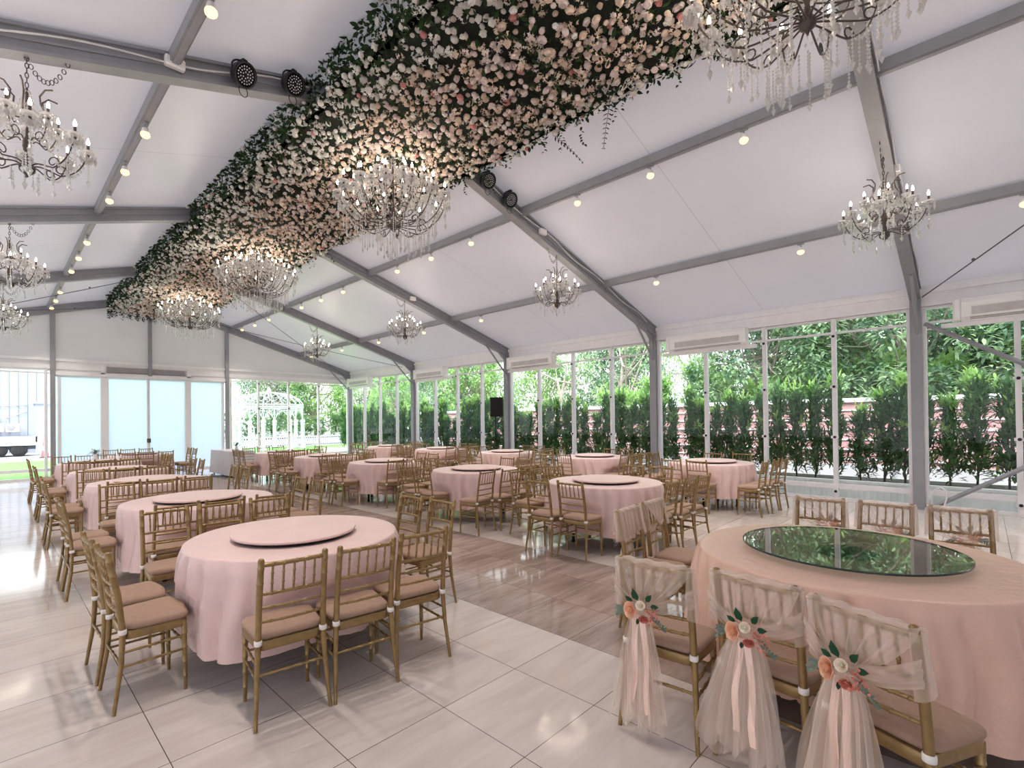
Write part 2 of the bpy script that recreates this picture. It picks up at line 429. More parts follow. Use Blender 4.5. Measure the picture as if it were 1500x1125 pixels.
WN = [0]
def glass_bay(P0, U, O, length, n, ztop, label, frost=(), kick=True, latch=True, trans=True, skip_ends=False, cuts=None, nm='window'):
    """framed glazing between P0 and P0+U*length, O = outward"""
    WN[0] += 1
    r = empty('%s_%d' % (nm, WN[0]), P0, 0); tag(r, label, nm, kind='structure')
    U = Vector(U); O = Vector(O)
    M = Matrix(((U.x, O.x, 0), (U.y, O.y, 0), (0, 0, 1))).to_4x4()
    def B(mb, a, b2): mb.box((a[0], a[1], a[2]), (b2[0], b2[1], b2[2]), M)
    fr = MB()
    B(fr, (0, -.03, 0), (length, .06, .055)); B(fr, (0, -.03, ztop-.06), (length, .06, ztop))
    if trans: B(fr, (0, 0, 3.15), (length, .04, 3.19))
    if kick: B(fr, (0, -.01, .225), (length, .05, .315))
    fr.obj('frame', 'white_paint', r)
    xs = cuts or [length*i/n for i in range(n+1)]
    for i, u in enumerate(xs):
        ed = i in (0, len(xs)-1)
        mm = MB(); w = .035
        uu = min(max(u, w+.06 if ed else 0), length-w-(.06 if ed else 0))
        B(mm, (uu-w, -.06, .0), (uu+w, .05, ztop-.02)); B(mm, (uu-.012, -.072, .05), (uu+.012, -.058, ztop-.1))
        mo = mm.obj('mullion', 'white_paint', r)
        if latch and not ed:
            lt = MB(); 
            for z in (.18, 1.2, 2.15, 3.1):
                lt.cur = 0; B(lt, (uu-.06, -.08, z-.025), (uu+.06, -.06, z+.025)); lt.cur = 1
                lt.sphere(M @ Vector((uu, -.085, z)), .026, 8, 5)
            lt.obj('latch', ['white_paint', 'black_plastic'], mo)
    for i in range(len(xs)-1):
        a, b2 = xs[i]+.03, xs[i+1]-.03
        p = MB()
        if kick: B(p, (a, .012, .055), (b2, .018, .225)); B(p, (a, .012, .315), (b2, .018, 3.15 if trans else ztop-.06))
        else: B(p, (a, .012, .055), (b2, .018, 3.15 if trans else ztop-.06))
        if trans: B(p, (a, .012, 3.19), (b2, .018, ztop-.06))
        p.obj('glass_pane', 'frosted_glass' if i in frost else 'glass', r)
    return r
ORD = {-2: 'sixth', -1: 'fifth', 0: 'fourth', 1: 'third', 2: 'second', 3: 'first'}
for k in range(-2, 4):
    glass_bay((XR+.06, YK[k], 0), (0, 1, 0), (1, 0, 0), BAY, 4, 3.46, '%s bay of glass wall counted from the back corner, shrubs outside' % ORD[k])
g = MB(); g.add([(XL-.07, YF, 0), (XL-.07, YB, 0), (XL-.07, YB, EZ), (XL-.07, YF, EZ)], [(0, 1, 2, 3)]); g.box((XL-.07, YF, 0), (XL-.03, YB, .12))
for k in range(-2, 4):
    for q in (.25, .5, .75): g.box((XL-.07, YK[k]+BAY*q-.02, 0), (XL-.05, YK[k]+BAY*q+.02, EZ))
tag(g.obj('wall_left', 'side_fill_fabric'), 'unseen white fabric wall along the open floor side, translucent for fill light', 'wall', kind='structure')
# back wall, y = YB
glass_bay((6.24, YB, 0), (1, 0, 0), (0, 1, 0), XR-6.24, 4, 3.3, 'clear back window with white gazebo outside', cuts=[0, 1.1, 2.27, 3.54, XR-6.24])
glass_bay((XL, YB, 0), (1, 0, 0), (0, 1, 0), 1.30-XL, 4, 3.3, 'clear back window with turf and traffic cone outside', cuts=[0, 1.25, 2.55, 3.78, 1.30-XL], latch=False)
d = glass_bay((1.42, YB, 0), (1, 0, 0), (0, 1, 0), 4.74, 4, 3.14, 'frosted double entrance doors in the back wall', frost=(0, 1, 2, 3), kick=False, latch=False, trans=False, cuts=[0, 1.17, 2.35, 3.52, 4.74], nm='door')
dm = MB(); dm.box((1.08, -.1, 0), (1.28, .07, 3.1)); dm.box((3.42, -.1, 0), (3.60, .07, 3.1)); dm.obj('mullion', 'white_paint', d)
h = MB(); h.cbox((2.35, -.09, 1.05), (.11, .05, .14), bev=.01); h.obj('door_handle', 'dark_steel', d)
b = MB(); b.box((XL, YB-.06, 3.3), (XR, YB+.06, 3.42)); b.box((1.3, YB-.1, 3.12), (6.3, YB+.05, 3.24)); b.box((XL, YB-.07, 3.54), (XR, YB+.03, 3.62))
b.box((1.42, YB-.02, 3.2), (6.2, YB+.04, 3.6)); b.box((2.5, YB-.1, 3.2), (2.62, YB, 3.45)); b.box((4.9, YB-.1, 3.2), (5.02, YB, 3.45))
tag(b.obj('trim_3', 'white_paint'), 'white header beam across the back wall', 'trim', kind='structure')
b = MB(); b.box((2.66, YB-.07, 3.26), (4.86, YB-.03, 3.44)); tag(b.obj('trim_4', 'ac_grey'), 'grey fanlight panel above the entrance doors', 'trim', kind='structure')
g = MB(); g.add([(XL, YB, 3.4), (XR, YB, 3.4), (XR, YB, EZ), (RX, YB, roof(RX)), (XL, YB, EZ)], [(0, 1, 2, 3, 4)])
tag(g.obj('wall_back', 'gable_fabric'), 'white fabric gable above the back windows', 'wall', kind='structure')
g = MB(); g.add([(XL, YF-.03, 0), (XR, YF-.03, 0), (XR, YF-.03, EZ), (RX, YF-.03, roof(RX)), (XL, YF-.03, EZ)], [(0, 1, 2, 3, 4)])
tag(g.obj('wall_front', 'gable_fabric'), 'white fabric end wall', 'wall', kind='structure')
for x, w in ((1.36, .06), (RX, .05), (6.2, .06), (-1.3, .06), (8.9, .04)):
    b = MB(); z0 = 0 if w > .055 else 3.2
    if x == 8.9: continue
    b.box((x-w, YB-.14, z0), (x+w, YB-.04, roof(x)-.2)); tag(b.obj('gable_post', 'grey_steel'), 'grey gable post on the back wall', 'post', kind='structure')

# ------------------------------------------------------------------ steel cross brace and roof cables in the nearest glass bay
b = MB()
for (z0, z1) in ((3.13, .02), (.02, 3.13)):
    y0, y1 = YK[0]-.12, YK[-1]+.12
    dv = Vector((0, y1-y0, z1-z0))
    off = 0 if z0 > z1 else .05
    b.tube([(XR-.14-off, y0, z0), (XR-.14-off, y1, z1)], .035, 4, smooth=False)
tag(b.obj('cross_brace', 'grey_steel'), 'grey steel cross brace against the glass wall beside the nearest post', 'brace', kind='structure')
def cable(p0, p1, sag=.03, r=.008):
    P = []
    for i in range(9):
        t = i/8; q = Vector(p0).lerp(Vector(p1), t); q.z -= sag*4*t*(1-t); P.append(q)
    return P
for (x0, y0, x1, y1) in ((XR-.25, YK[0]-.1, 4.2, YK[-1]+.2), (RX+1.2, YK[3]+.2, XR-.4, YK[4]-.3), (RX+1.2, YK[4]-.3, XR-.4, YK[3]+.2), (RX-1.2, YK[3]+.2, XL+.4, YK[4]-.3), (RX-1.2, YK[4]-.3, XL+.4, YK[3]+.2)):
    b = MB(); b.tube(cable((x0, y0, roof(x0)-.3), (x1, y1, roof(x1)-.3), .05), .009, 6)
    mid = Vector((x0, y0, roof(x0)-.3)).lerp(Vector((x1, y1, roof(x1)-.3)), .14)
    b.sphere(mid, .022, 8, 5, (1, 1, 1.0))
    tag(b.obj('bracing_cable', 'dark_steel'), 'thin steel bracing cable under the fabric roof', 'cable', kind='structure')

# ------------------------------------------------------------------ banquet chair (faces +y, origin on the floor under the seat)
def ringed(path, r0, r1, step=.085, seg=.02):
    """resample a path with bamboo rings"""
    P = [Vector(p) for p in path]; D = [0]
    for i in range(1, len(P)): D.append(D[-1]+(P[i]-P[i-1]).length)
    Lh = D[-1]
    def at(s):
        for i in range(1, len(P)):
            if s <= D[i] or i == len(P)-1:
                return P[i-1].lerp(P[i], min(1, (s-D[i-1])/max(1e-9, D[i]-D[i-1])))
    pts, rs = [], []
    S = [(0, 0)]; s = step
    marks = []
    while s < Lh-.03: marks.append(s); s += step
    ev = [(0, 0.)]
    for q in marks: ev += [(q-.006, 0.), (q-.003, 1.), (q+.003, 1.), (q+.006, 0.)]
    ev += [(d, 0.) for d in D[1:-1]]+[(Lh, 0.)]
    ev.sort()
    for d, e in ev:
        pts.append(at(d)); rs.append(r0+(r1-r0)*d/Lh+e*.0022)
    return pts, rs
FOOT = .196
def rear_path(sx):
    return [(sx*FOOT, -.215, 0), (sx*.180, -.178, .25), (sx*.171, -.168, .44), (sx*.169, -.188, .64), (sx*.166, -.232, .885)]
def yb(z):  # back plane y at height z
    return -.168-(.020*(z-.44)/.2 if z < .64 else .020+.044*(z-.64)/.245)
def leg_mesh(rear, sx, nm, n):
    b = MB()
    if rear:
        p, r = ringed(rear_path(sx), .0115, .0155) if n > 6 else (rear_path(sx), .0145)
        if n > 6: r = [(.0105+.006*min(1, i/len(r)*2)) + (q-(.0115+(.0155-.0115)*i/len(r)) if q > .0170 else 0) for i, q in enumerate(r)]
        b.tube(p, r, n); b.sphere((sx*.166, -.232, .885), .0165, n, 4, (1, 1, .7))
    else:
        pth = [(sx*.176, .140, 0), (sx*.174, .134, .42)]
        p, r = ringed(pth, .010, .0165) if n > 6 else (pth, [.011, .016])
        b.tube(p, r, n)
    return b
def arch(z, w, bow, r, n, nseg=8):
    P = []
    for i in range(nseg+1):
        u = -1+2*i/nseg; P.append((u*w, yb(z)-bow*(1-u*u), z))
    b = MB()
    if n > 6:
        p, rr = ringed(P, r, r, .06); b.tube(p, rr, n)
    else: b.tube(P, r, n)
    return b
def seat_outline(wr, wf, yr, yf, rad, bow=.02, n=6):
    pts = []
    cs = [(-wr, yr), (wr, yr), (wf, yf), (-wf, yf)]
    m = len(cs)
    for i in range(m):
        p = Vector(cs[i]); a = Vector(cs[i-1]); c2 = Vector(cs[(i+1) % m])
        da = (a-p).normalized()*rad; dc = (c2-p).normalized()*rad
        for k in range(n+1):
            t = k/n; q = (p+da)*(1-t)**2+p*2*t*(1-t)+(p+dc)*t*t; pts.append(q)
        if i in (2,):   # bowed front
            for k in range(1, 6):
                t = k/6; q = (p+dc).lerp(c2+(p-c2).normalized()*rad, t); q.y += bow*sin(pi*t); pts.append(q)
    return pts
def slab(mb, pts, prof):
    """prof: list of (inset, z); closes bottom and top"""
    c = sum(pts, Vector((0, 0)))/len(pts); n = len(pts); vs = []; fs = []
    for ins, z in prof:
        for p in pts:
            d = (p-c); l = d.length; q = c+d*((l-ins)/l); vs.append((q.x, q.y, z))
    for j in range(len(prof)-1):
        for i in range(n): fs.append((j*n+i, j*n+(i+1) % n, (j+1)*n+(i+1) % n, (j+1)*n+i))
    fs.append(tuple(range(n))[::-1]); mb.add(vs, fs, True)
    mb.add(vs[-n:], [tuple(range(n))], True)
def make_chair(full):
    t = empty('banquet_chair'); tag(t, 'gold chair', 'chair')
    n = 10 if full else 5
    o1 = seat_outline(.170, .194, -.165, .152, .05, .018, 5 if full else 2)
    b = MB(); slab(b, o1, [(.03, .388), (.004, .386), (0, .39), (0, .43), (.004, .434)]); b.obj('seat_frame', 'gold', t)
    o2 = seat_outline(.174, .200, -.150, .160, .06, .02, 5 if full else 2)
    b = MB(); slab(b, o2, [(.012, .434), (.002, .438), (-.004, .45), (-.002, .464), (.008, .474), (.025, .480), (.06, .484)]); b.obj('seat_cushion', 'cushion', t)
    for rear in (1, 0):
        for sx in (-1, 1): leg_mesh(rear, sx, 'leg', n).obj('leg', 'gold', t)
    st = []
    for sx in (-1, 1):
        for z in (.325, .245):
            st.append([(sx*.175, .136, z), (sx*.181, -.18, z+.0)])
    st.append([(-.175, .137, .285), (.175, .137, .285)]); st.append([(-.180, -.182, .27), (.180, -.182, .27)])
    if full:
        for p in st:
            b = MB(); q, r = ringed(p, .0075, .0075, .075); b.tube(q, r, 8, caps=False); b.obj('stretcher', 'gold', t)
        arch(.858, .166, .012, .0115, 10).obj('top_rail', 'gold', t)
        for z, r in ((.70, .0095), (.622, .008), (.548, .008)): arch(z, .169, .014, r, 10).obj('cross_rail', 'gold', t)
        for i in range(5):
            u = -.66+.33*i; b = MB(); bw = .013*(1-u*u)
            q, r = ringed([(u*.166, yb(.70)-bw, .70), (u*.165, yb(.858)-bw, .858)], .0062, .0062, .055); b.tube(q, r, 8, caps=False); b.obj('spindle', 'gold', t)
        for sx in (-1, 1):
            b = MB(); b.lathe([(.0165, -.014), (.0205, -.012), (.021, .0), (.0205, .012), (.0165, .014)], 14, (sx*.171, -.169, .437)); b.obj('cushion_tie', 'white_cloth_tie', t)
    else:
        b = MB()
        for p in st: b.tube(p, .0075, 4, caps=False)
        b.obj('stretcher', 'gold', t)
        b = MB()
        for z, r in ((.858, .0115), (.70, .0095), (.622, .008), (.548, .008)):
            a = arch(z, .168, .013, r, 5, 4); b.add(a.v, a.f, True)
        for i in range(5):
            u = -.66+.33*i; bw = .013*(1-u*u)
            b.tube([(u*.166, yb(.70)-bw, .70), (u*.165, yb(.858)-bw, .858)], .0065, 4, caps=False)
        b.obj('backrest', 'gold', t)
        for sx in (-1, 1):
            b = MB(); b.lathe([(.0165, -.013), (.0205, -.011), (.0205, .011), (.0165, .013)], 8, (sx*.171, -.169, .437)); b.obj('cushion_tie', 'white_cloth_tie', t)
    return t
chair_full = make_chair(True); chair_lean = make_chair(False)
index_children()
PROTO_USED = set()
def use(proto):
    if proto not in PROTO_USED:
        PROTO_USED.add(proto); return proto
    return dup(proto)
def chair(bx, by, face, label, group, full):
    """bx,by = where the top of the backrest stands; face = angle the sitter looks (0 = +y, ccw)"""
    rz = face; o = use(chair_full if full else chair_lean)
    # back top is at local (0,-.232)
    ox = bx-(-(-.232)*sin(rz)); oy = by-((-.232)*cos(rz))
    ox = bx + (-.232)*sin(rz) ; oy = by + .232*cos(rz)
    return put(o, (ox, oy, 0), rz, label, group)

# ------------------------------------------------------------------ tables, cloths, turntables
def cloth_mesh(R, seed, zt=.77, hem=.19, nf=27, amp=.105, mat='cloth_pink', nu=180, chairs=()):
    rnd = random.Random(seed); ph = [rnd.uniform(0, 6.28) for _ in range(6)]
    fr = [nf, nf-4, nf+5, 3, 7, nf*2+1]; am = [.42, .3, .22, .16, .2, .10]
    def ridge(q): return 1.6*abs(sin(q/2))**.8-.8
    def fold(a):
        return .55*ridge(nf*a+ph[0]+1.3*sin(2*a+ph[1])+.7*sin(5*a+ph[2]))*(.75+.3*sin(3*a+ph[3]))+.4*ridge((nf+7)*a+ph[4]+1.1*sin(3*a+ph[5]))*(.65+.4*sin(4*a+ph[2]))+.22*sin(3*a+ph[1])
    b = MB(); rows = []
    prof = [(0.002, 0, 0), (.3, 0, 0), (.6, 0, 0), (.85, 0, 0), (.965, 0, 0), (.985, .002, 0), (.996, .007, .0), (1.0, .016, .02)]
    vs = []; fs = []
    for (q, dz, fw) in prof:
        for i in range(nu):
            a = 2*pi*i/nu; vs.append((R*q*cos(a), R*q*sin(a), zt-dz))
    nv = 14
    for j in range(1, nv+1):
        t = j/nv; row = []
        for i in range(nu):
            a = 2*pi*i/nu; w = t**.55; fo = fold(a+.03*sin(5*t+ph[1]))
            r = R+.006+.018*t+amp*w*fo+.004*sin(31*a+9*t+ph[3])*t
            hz = hem+.012*sin(4*a+ph[2])+.010*fo; z = zt-.016-(zt-.016-hz)*t
            lim = 9.
            for (ox, oy, rz) in chairs:
                cs, sn = cos(rz), sin(rz); q = r+.02
                while q > .45:
                    dx, dy = q*cos(a)-ox, q*sin(a)-oy; lx, ly = dx*cs+dy*sn, -dx*sn+dy*cs
                    if abs(lx) > .222 or ly > (.192 if z < .52 else .192-(z-.52)*1.2) or ly < -.3: break
                    q -= .008
                if q < r+.015: lim = min(lim, q)
            row.append((r, z, lim))
        for i in range(nu):
            r, z, l0 = row[i]; m2 = min(row[(i+d2) % nu][2]+abs(d2)*.010 for d2 in range(-9, 10)); r = min(r, m2)
            a = 2*pi*i/nu; vs.append((r*cos(a), r*sin(a), z))
    tot = len(prof)+nv
    for j in range(tot-1):
        for i in range(nu): fs.append((j*nu+i, (j+1)*nu+i, (j+1)*nu+(i+1) % nu, j*nu+(i+1) % nu))
    b.add(vs, fs, True); return b
def table_proto(R):
    t = empty('round_table'); tag(t, 'table', 'table')
    b = MB(); b.lathe([(.002, .735), (R-.03, .735), (R-.012, .738), (R-.01, .745), (R-.012, .752), (.002, .754)], 48); b.obj('tabletop', 'wood_dark', t)
    for i in range(4):
        a = pi/4+i*pi/2; r = R*.62; b = MB()
        b.tube([(r*cos(a), r*sin(a), 0), (r*cos(a), r*sin(a), .735)], .02, 8); b.lathe([(.026, 0), (.026, .02), (.02, .024)], 8, (r*cos(a), r*sin(a), 0))
        b.obj('leg', 'black_metal', t)
    b = MB(); r = R*.62
    b.tube([(r*cos(pi/4+i*pi/2), r*sin(pi/4+i*pi/2), .33) for i in range(4)], .012, 6, closed=True); b.obj('brace', 'black_metal', t)
    return t
def turntable_proto(R, glass=False):
    t = empty('turntable'); tag(t, 'turntable', 'turntable')
    if glass:
        b = MB(); b.lathe([(.002, 0), (.15, 0), (.155, .008), (.15, .014), (.09, .02), (.085, .033), (.002, .033)], 40); b.obj('base', 'black_metal', t)
        b = MB(); b.lathe([(.002, .034), (R-.001, .034), (R, .036), (R, .044), (R-.001, .046), (.002, .046)], 96, smooth=False); b.obj('disc', 'table_glass', t)
        b = MB(); b.lathe([(R+.0003, .0345), (R+.0015, .036), (R+.0015, .044), (R+.0003, .0455)], 96, cap=False); b.obj('edge', 'glass_edge', t)
    else:
        b = MB(); b.lathe([(.002, 0), (R-.05, 0), (R-.02, .008), (R-.015, .022), (.002, .0225)], 48); b.obj('base', 'black_metal', t)
        b = MB(); b.lathe([(.002, .023), (R-.006, .023), (R, .028), (R+.001, .036), (R-.003, .042), (R-.012, .044), (.002, .045)], 72); b.obj('disc', 'cloth_disc', t)
    return t
tab = table_proto(.73); tabP = table_proto(.83); tt = turntable_proto(.43); ttP = turntable_proto(.555, True)
index_children()
ZT = .771
#         key  x      y      full  name
TABLES = [('A', 1.62, 3.66, 1, 'first door-row table'), ('B', 1.65, 6.16, 0, 'second door-row table'), ('C', 1.68, 8.75, 0, 'third door-row table'), ('D', 1.72, 11.3, 0, 'fourth door-row table'),
          ('E', 1.74, 13.9, 0, 'fifth door-row table'), ('Q', 2.95, 16.5, 0, 'table nearest the frosted doors'),
          ('F', 5.76, 3.58, 1, 'first middle-row table'), ('G', 5.84, 6.13, 0, 'second middle-row table'), ('L', 5.80, 8.8, 0, 'third middle-row table'), ('M', 5.82, 11.4, 0, 'fourth middle-row table'), ('N', 5.86, 14.0, 0, 'fifth middle-row table'),
          ('I', 9.47, 3.61, 0, 'first glass-wall table'), ('H', 9.43, 6.12, 0, 'second glass-wall table'), ('J', 9.50, 8.8, 0, 'third glass-wall table'), ('K', 9.42, 11.4, 0, 'fourth glass-wall table'), ('O', 9.42, 14.0, 0, 'fifth glass-wall table')]
rnd = random.Random(5)
for ti, (key, x, y, full, nm) in enumerate(TABLES):
    o = use(tab); put(o, (x, y, 0), rnd.uniform(0, 1.5), 'round dining table under cloth, the '+nm, 'round tables')
    if key != 'P':
        o = use(tt); put(o, (x-.02, y-.03, ZT), 0, 'pink covered turntable disc on the '+nm, 'covered turntables')
    grp = 'chairs around the '+nm; cl = []
    row = 'door' if key in 'ABCDEQ' else ('mid' if key in 'FGLMN' else 'win')
    wside = {'door': 'open-floor side', 'mid': 'door-row side', 'win': 'middle-row side'}[row]
    eside = {'door': 'aisle side', 'mid': 'window side', 'win': 'window side'}[row]
    j = lambda s=.03: rnd.uniform(-s, s)
    S = [(-.47, -1.03), (-.06, -1.07), (.37, -1.07)]; Nn = [(-.56, 1.27), (-.14, 1.27), (.29, 1.25)]; W = [(-1.17, -.05), (-1.17, .41)]; E = [(1.30, -.17), (1.27, .26)]
    if key == 'F': S = [(-.29, -1.08), (.12, -1.12), (.53, -1.11)]; W = [(-1.17, .19), (-1.10, -.24)]; Nn = [(-.44, 1.14), (-.0, 1.12), (.44, 1.14)]
    if key == 'G': S = [(-.88, -1.17), (-.45, -1.22), (.02, -1.16)]; W = [(-1.15, .0), (-1.15, .42)]; E = [(1.15, -.1), (1.15, .33)]
    if key == 'I': S = [(-.65, -1.12), (-.23, -1.17), (.20, -1.2)]; W = [(-1.12, -.18), (-1.12, .25)]; E = [(1.06, -.21), (.92, .3)]
    if row != 'door' and key not in 'FGI': Nn = [(a, 1.13) for a, _ in Nn]; E = [(1.13, d2) for _, d2 in E]
    if key == 'Q': W = []; Nn = [(-.5, 1.2), (-.1, 1.2), (.35, 1.2)]
    ends = {'door': ('open-floor end', 'aisle end'), 'mid': ('door-row end', 'window end'), 'win': ('middle-row end', 'window end')}[row]
    for side, lst, face in (('near side', S, 0), ('far side', Nn, pi), (wside, W, -pi/2), (eside, E, pi/2)):
        lst3 = sorted(lst, key=lambda q: q[0] if face in (0, pi) else q[1])
        for i, (dx, dy) in enumerate(lst3):
            if len(lst3) == 3: pos = (ends[0]+' of', 'middle chair on', ends[1]+' of')[i]
            else: pos = ('nearer on', 'farther on')[i]
            lab = 'gold chair, %s the %s of the %s' % (pos, side, nm)
            jf = rnd.uniform(-.035, .035) + (-.13 if key in 'A' and side == 'near side' else 0)
            if key == 'A' and side == 'near side': jf = -.14
            if key == 'G' and side == 'near side': jf = (.12, -.02, -.08)[i]
            co_ = chair(x+dx+j(.012), y+dy+j(.012), face+jf, lab, grp, full)
            cl.append((co_.location.x-x, co_.location.y-y, face+jf))
    c = cloth_mesh(.735, 3+ti*7, chairs=cl).obj('tablecloth', 'cloth_pink', loc=(x, y, 0))
    tag(c, 'floor-length pink satin cloth draped over the '+nm, 'tablecloth', 'pink tablecloths')

# sash table with the glass turntable
PXc, PYc = 3.66, .58
put(use(tabP), (PXc, PYc, 0), .3, 'larger round table under the peach cloth by the sashed chairs')
put(use(ttP), (PXc-.03, PYc+.01, ZT), 0, 'round glass turntable on the peach satin cloth')

# tulle chair sashes (chair-local coordinates)
def rose_mb(b, c, r, d, mats, rnd, petals=(4, 5, 6)):
    """a rose facing direction d with curled petals; mats = material slot indices"""
    d = Vector(d).normalized(); u = d.orthogonal().normalized(); w = d.cross(u); c = Vector(c)
    b.cur = mats
    b.sphere(c+d*r*.3, r*.26, 7, 5)
    for ring, npet in enumerate(petals):
        op = (.25, .5, .78, .95)[ring % 4]; ro = r*(.48, .68, .86, 1.0)[ring % 4]
        for k in range(npet):
            a0 = 2*pi*k/npet+ring*.7+rnd.uniform(-.1, .1); wd = 2*pi/npet*.72
            def fn(s, t, a0=a0, wd=wd, op=op, ro=ro):
                a = a0+(s-.5)*2*wd*(.45+.55*sin(pi*min(t+.15, 1)*.75))
                rr = ro*(.22+.78*t**.8*sin(op*1.35 if op < 1.1 else 1.35)); h = r*(.0+.80*t*cos(op*.9)-.12*(t**3)*(op > .6))+r*.10*(abs(s-.5)*2)**2*(-1)
                return c+(u*cos(a)+w*sin(a))*rr+d*h
            b.grid(fn, 4, 3)
def leaf_mb(b, p, d, nrm, l, w, curl=.15):
    p = Vector(p); d = Vector(d).normalized(); nrm = Vector(nrm); s = d.cross(nrm)
    s = s.normalized() if s.length > 1e-6 else d.orthogonal().normalized(); nn = s.cross(d)
    q = lambda t, k: p+d*l*t+s*w*k+nn*(l*curl*(t*t)*-1+abs(k)*w*.35)
    b.add([q(0, 0), q(.3, .42), q(.3, 0), q(.3, -.42), q(.65, .40), q(.65, 0), q(.65, -.40), q(1, 0)], [(0, 2, 1), (0, 3, 2), (1, 2, 5, 4), (2, 3, 6, 5), (4, 5, 7), (5, 6, 7)], True)
def make_sash(seed, style):
    rn = random.Random(seed)
    t = empty('chair_sash'); tag(t, 'sash', 'chair sash')
    zg = .655 + rn.uniform(-.01, .01)
    gx = {0: -.06, 1: -.03, 2: -.05}[style]
    b = MB(); ph = [rn.uniform(0, 6.3) for _ in range(5)]
    # pinched sheet from the top rail to the knot, behind the back
    def sheet(u, v):
        a = -1+2*u; e = v**1.25
        x0 = a*.192; x1 = gx+a*.035
        if style == 1: x1 = gx + a*.10
        x = x0*(1-e)+x1*e
        zt = .876-.012*(1-a*a)*0
        z = zt*(1-v)+zg*v - .03*sin(pi*v)*(a*a-.5)
        fo = .010*sin(a*17+ph[0])*sin(pi*min(1, v*1.1+.05))+.006*sin(a*31+ph[1]+4*v)*v
        y = yb(z)-.028-.012*sin(pi*v)+fo-(.02*v)
        return (x, y, z)
    b.grid(sheet, 40, 14)
    def front(u, v):
        a = -1+2*u; z = .877*(1-v)+.70*v
        x = a*.192*(1-.80*v*(style != 1))+gx*v*(style != 1); return (x, yb(z)+.026+.007*sin(a*15+ph[2])*(v+.2), z)
    b.grid(front, 30, 6)
    def over(u, v):
        a = -1+2*u; an = pi*v; z = .876+.016*sin(an)+.004*sin(a*13+ph[3]); return (a*.192, yb(.87)-.028*cos(an)-.002, z)
    b.grid(over, 24, 6)
    for sx in (-1, 1):   # side wings wrapped round each post
        def wing(u, v, sx=sx):
            an = -.4+u*(pi+.9); r = .030+.012*v
            z = .875-(.225+.02*sin(3*u+ph[4]))*v
            xx = sx*(.176+.0+r*sin(an)*.8); yy = yb(z)-r*cos(an)-.01*v+.005*sin(9*u+ph[1]+3*v)
            return (xx, yy, z)
        b.grid(wing, 10, 8)
        def swag(u, v, sx=sx):
            z0 = .80-.10*v; z1 = zg+.025-.05*v
            x = sx*.20*(1-u)+gx*u; z = z0*(1-u)+z1*u-.02*sin(pi*u)
            return (x, yb(z)-.045-.014*sin(pi*u)+.006*sin(v*16+ph[2]), z)
        b.grid(swag, 16, 8)
    b.obj('drape', 'tulle', t)
    b = MB()
    wt = {0: .14, 1: .22, 2: .19}[style]
    for lay in range(3):
        sh = rn.uniform(-.03, .03); w2 = wt*(1-.16*lay); zb = (.045, .13, .10)[lay]+rn.uniform(0, .04); p0 = rn.uniform(0, 6.3); p1 = rn.uniform(0, 6.3)
        def tail(u, v, lay=lay, sh=sh, w2=w2, zb=zb, p0=p0, p1=p1):
            a = -1+2*u; e = v**.62
            x = gx+sh*v+a*(.035+(w2-.035)*e)*(1+.05*sin(6*v+p0)); z = zg-.01-(zg-.01-zb-.03*sin(a*9+p1))*v
            y = yb(max(zg, .44))-.052-.022*lay*.6-.01*sin(pi*v)-.028*v+.018*e*sin(a*11+p0)+.009*e*sin(a*23+p1+2*v)
            return (x, y, z)
        b.grid(tail, 34, 16)
    b.obj('tail', 'tulle', t)
    for q in range(2):
        dx = (-.03, .045)[q]; lz = (.20, .14)[q]+rn.uniform(-.03, .03); b = MB(); p0 = rn.uniform(0, 6)
        def rib(u, v, dx=dx, lz=lz, p0=p0):
            z = zg-.03-(zg-.03-lz)*v; x = gx+dx*(.3+.9*v)+(u-.5)*.03+.008*sin(5*v+p0)
            return (x, -.275-.02*v-.006*sin(9*v+p0), z)
        b.grid(rib, 2, 18); b.obj('ribbon', 'ribbon', t)
    # flower spray on the knot
    y0 = yb(zg)-.09; C = Vector((gx, y0, zg)); K = .86
    b = MB(); rose_mb(b, C+Vector((-.035, -.01, -.005))*K, .05*K, (-.45, -1, .15), 0, rn, (4, 5, 6, 7)); b.obj('rose', 'petal_peach', t)
    b = MB(); rose_mb(b, C+Vector((.022, -.014, .032))*K, .036*K, (.15, -1, .35), 0, rn, (4, 5, 6)); b.obj('rose', 'petal_cream', t)
    b = MB(); rose_mb(b, C+Vector((.034, -.004, -.036))*K, .036*K, (.3, -1, -.35), 0, rn, (4, 5, 6)); b.obj('rose', 'petal_rose', t)
    b = MB()
    for i in range(40):
        p = C+Vector((.082+rn.gauss(0, .022), -.01+rn.gauss(0, .012), -.01+rn.gauss(0, .024)))*K
        leaf_mb(b, p, (rn.gauss(.3, .8), -1, rn.gauss(0, .8)), (rn.gauss(0, .5), rn.gauss(0, .5), 1), .022*K, .014*K)
    b.obj('filler_blossom', 'petal_rose', t)
    for (dx, dz, ax, az, l) in ((-.005, .05, -.35, 1, .075), (.045, .055, .7, .9, .06), (-.035, .04, -1, .55, .05), (.07, .03, 1, .25, .055), (.0, -.05, -.2, -1, .04)):
        b = MB(); leaf_mb(b, C+Vector((dx, .005, dz))*K, (ax, -.35, az), (.2*ax, -1, .2), l*K, l*.6*K); b.obj('leaf', 'leaf_spray', t)
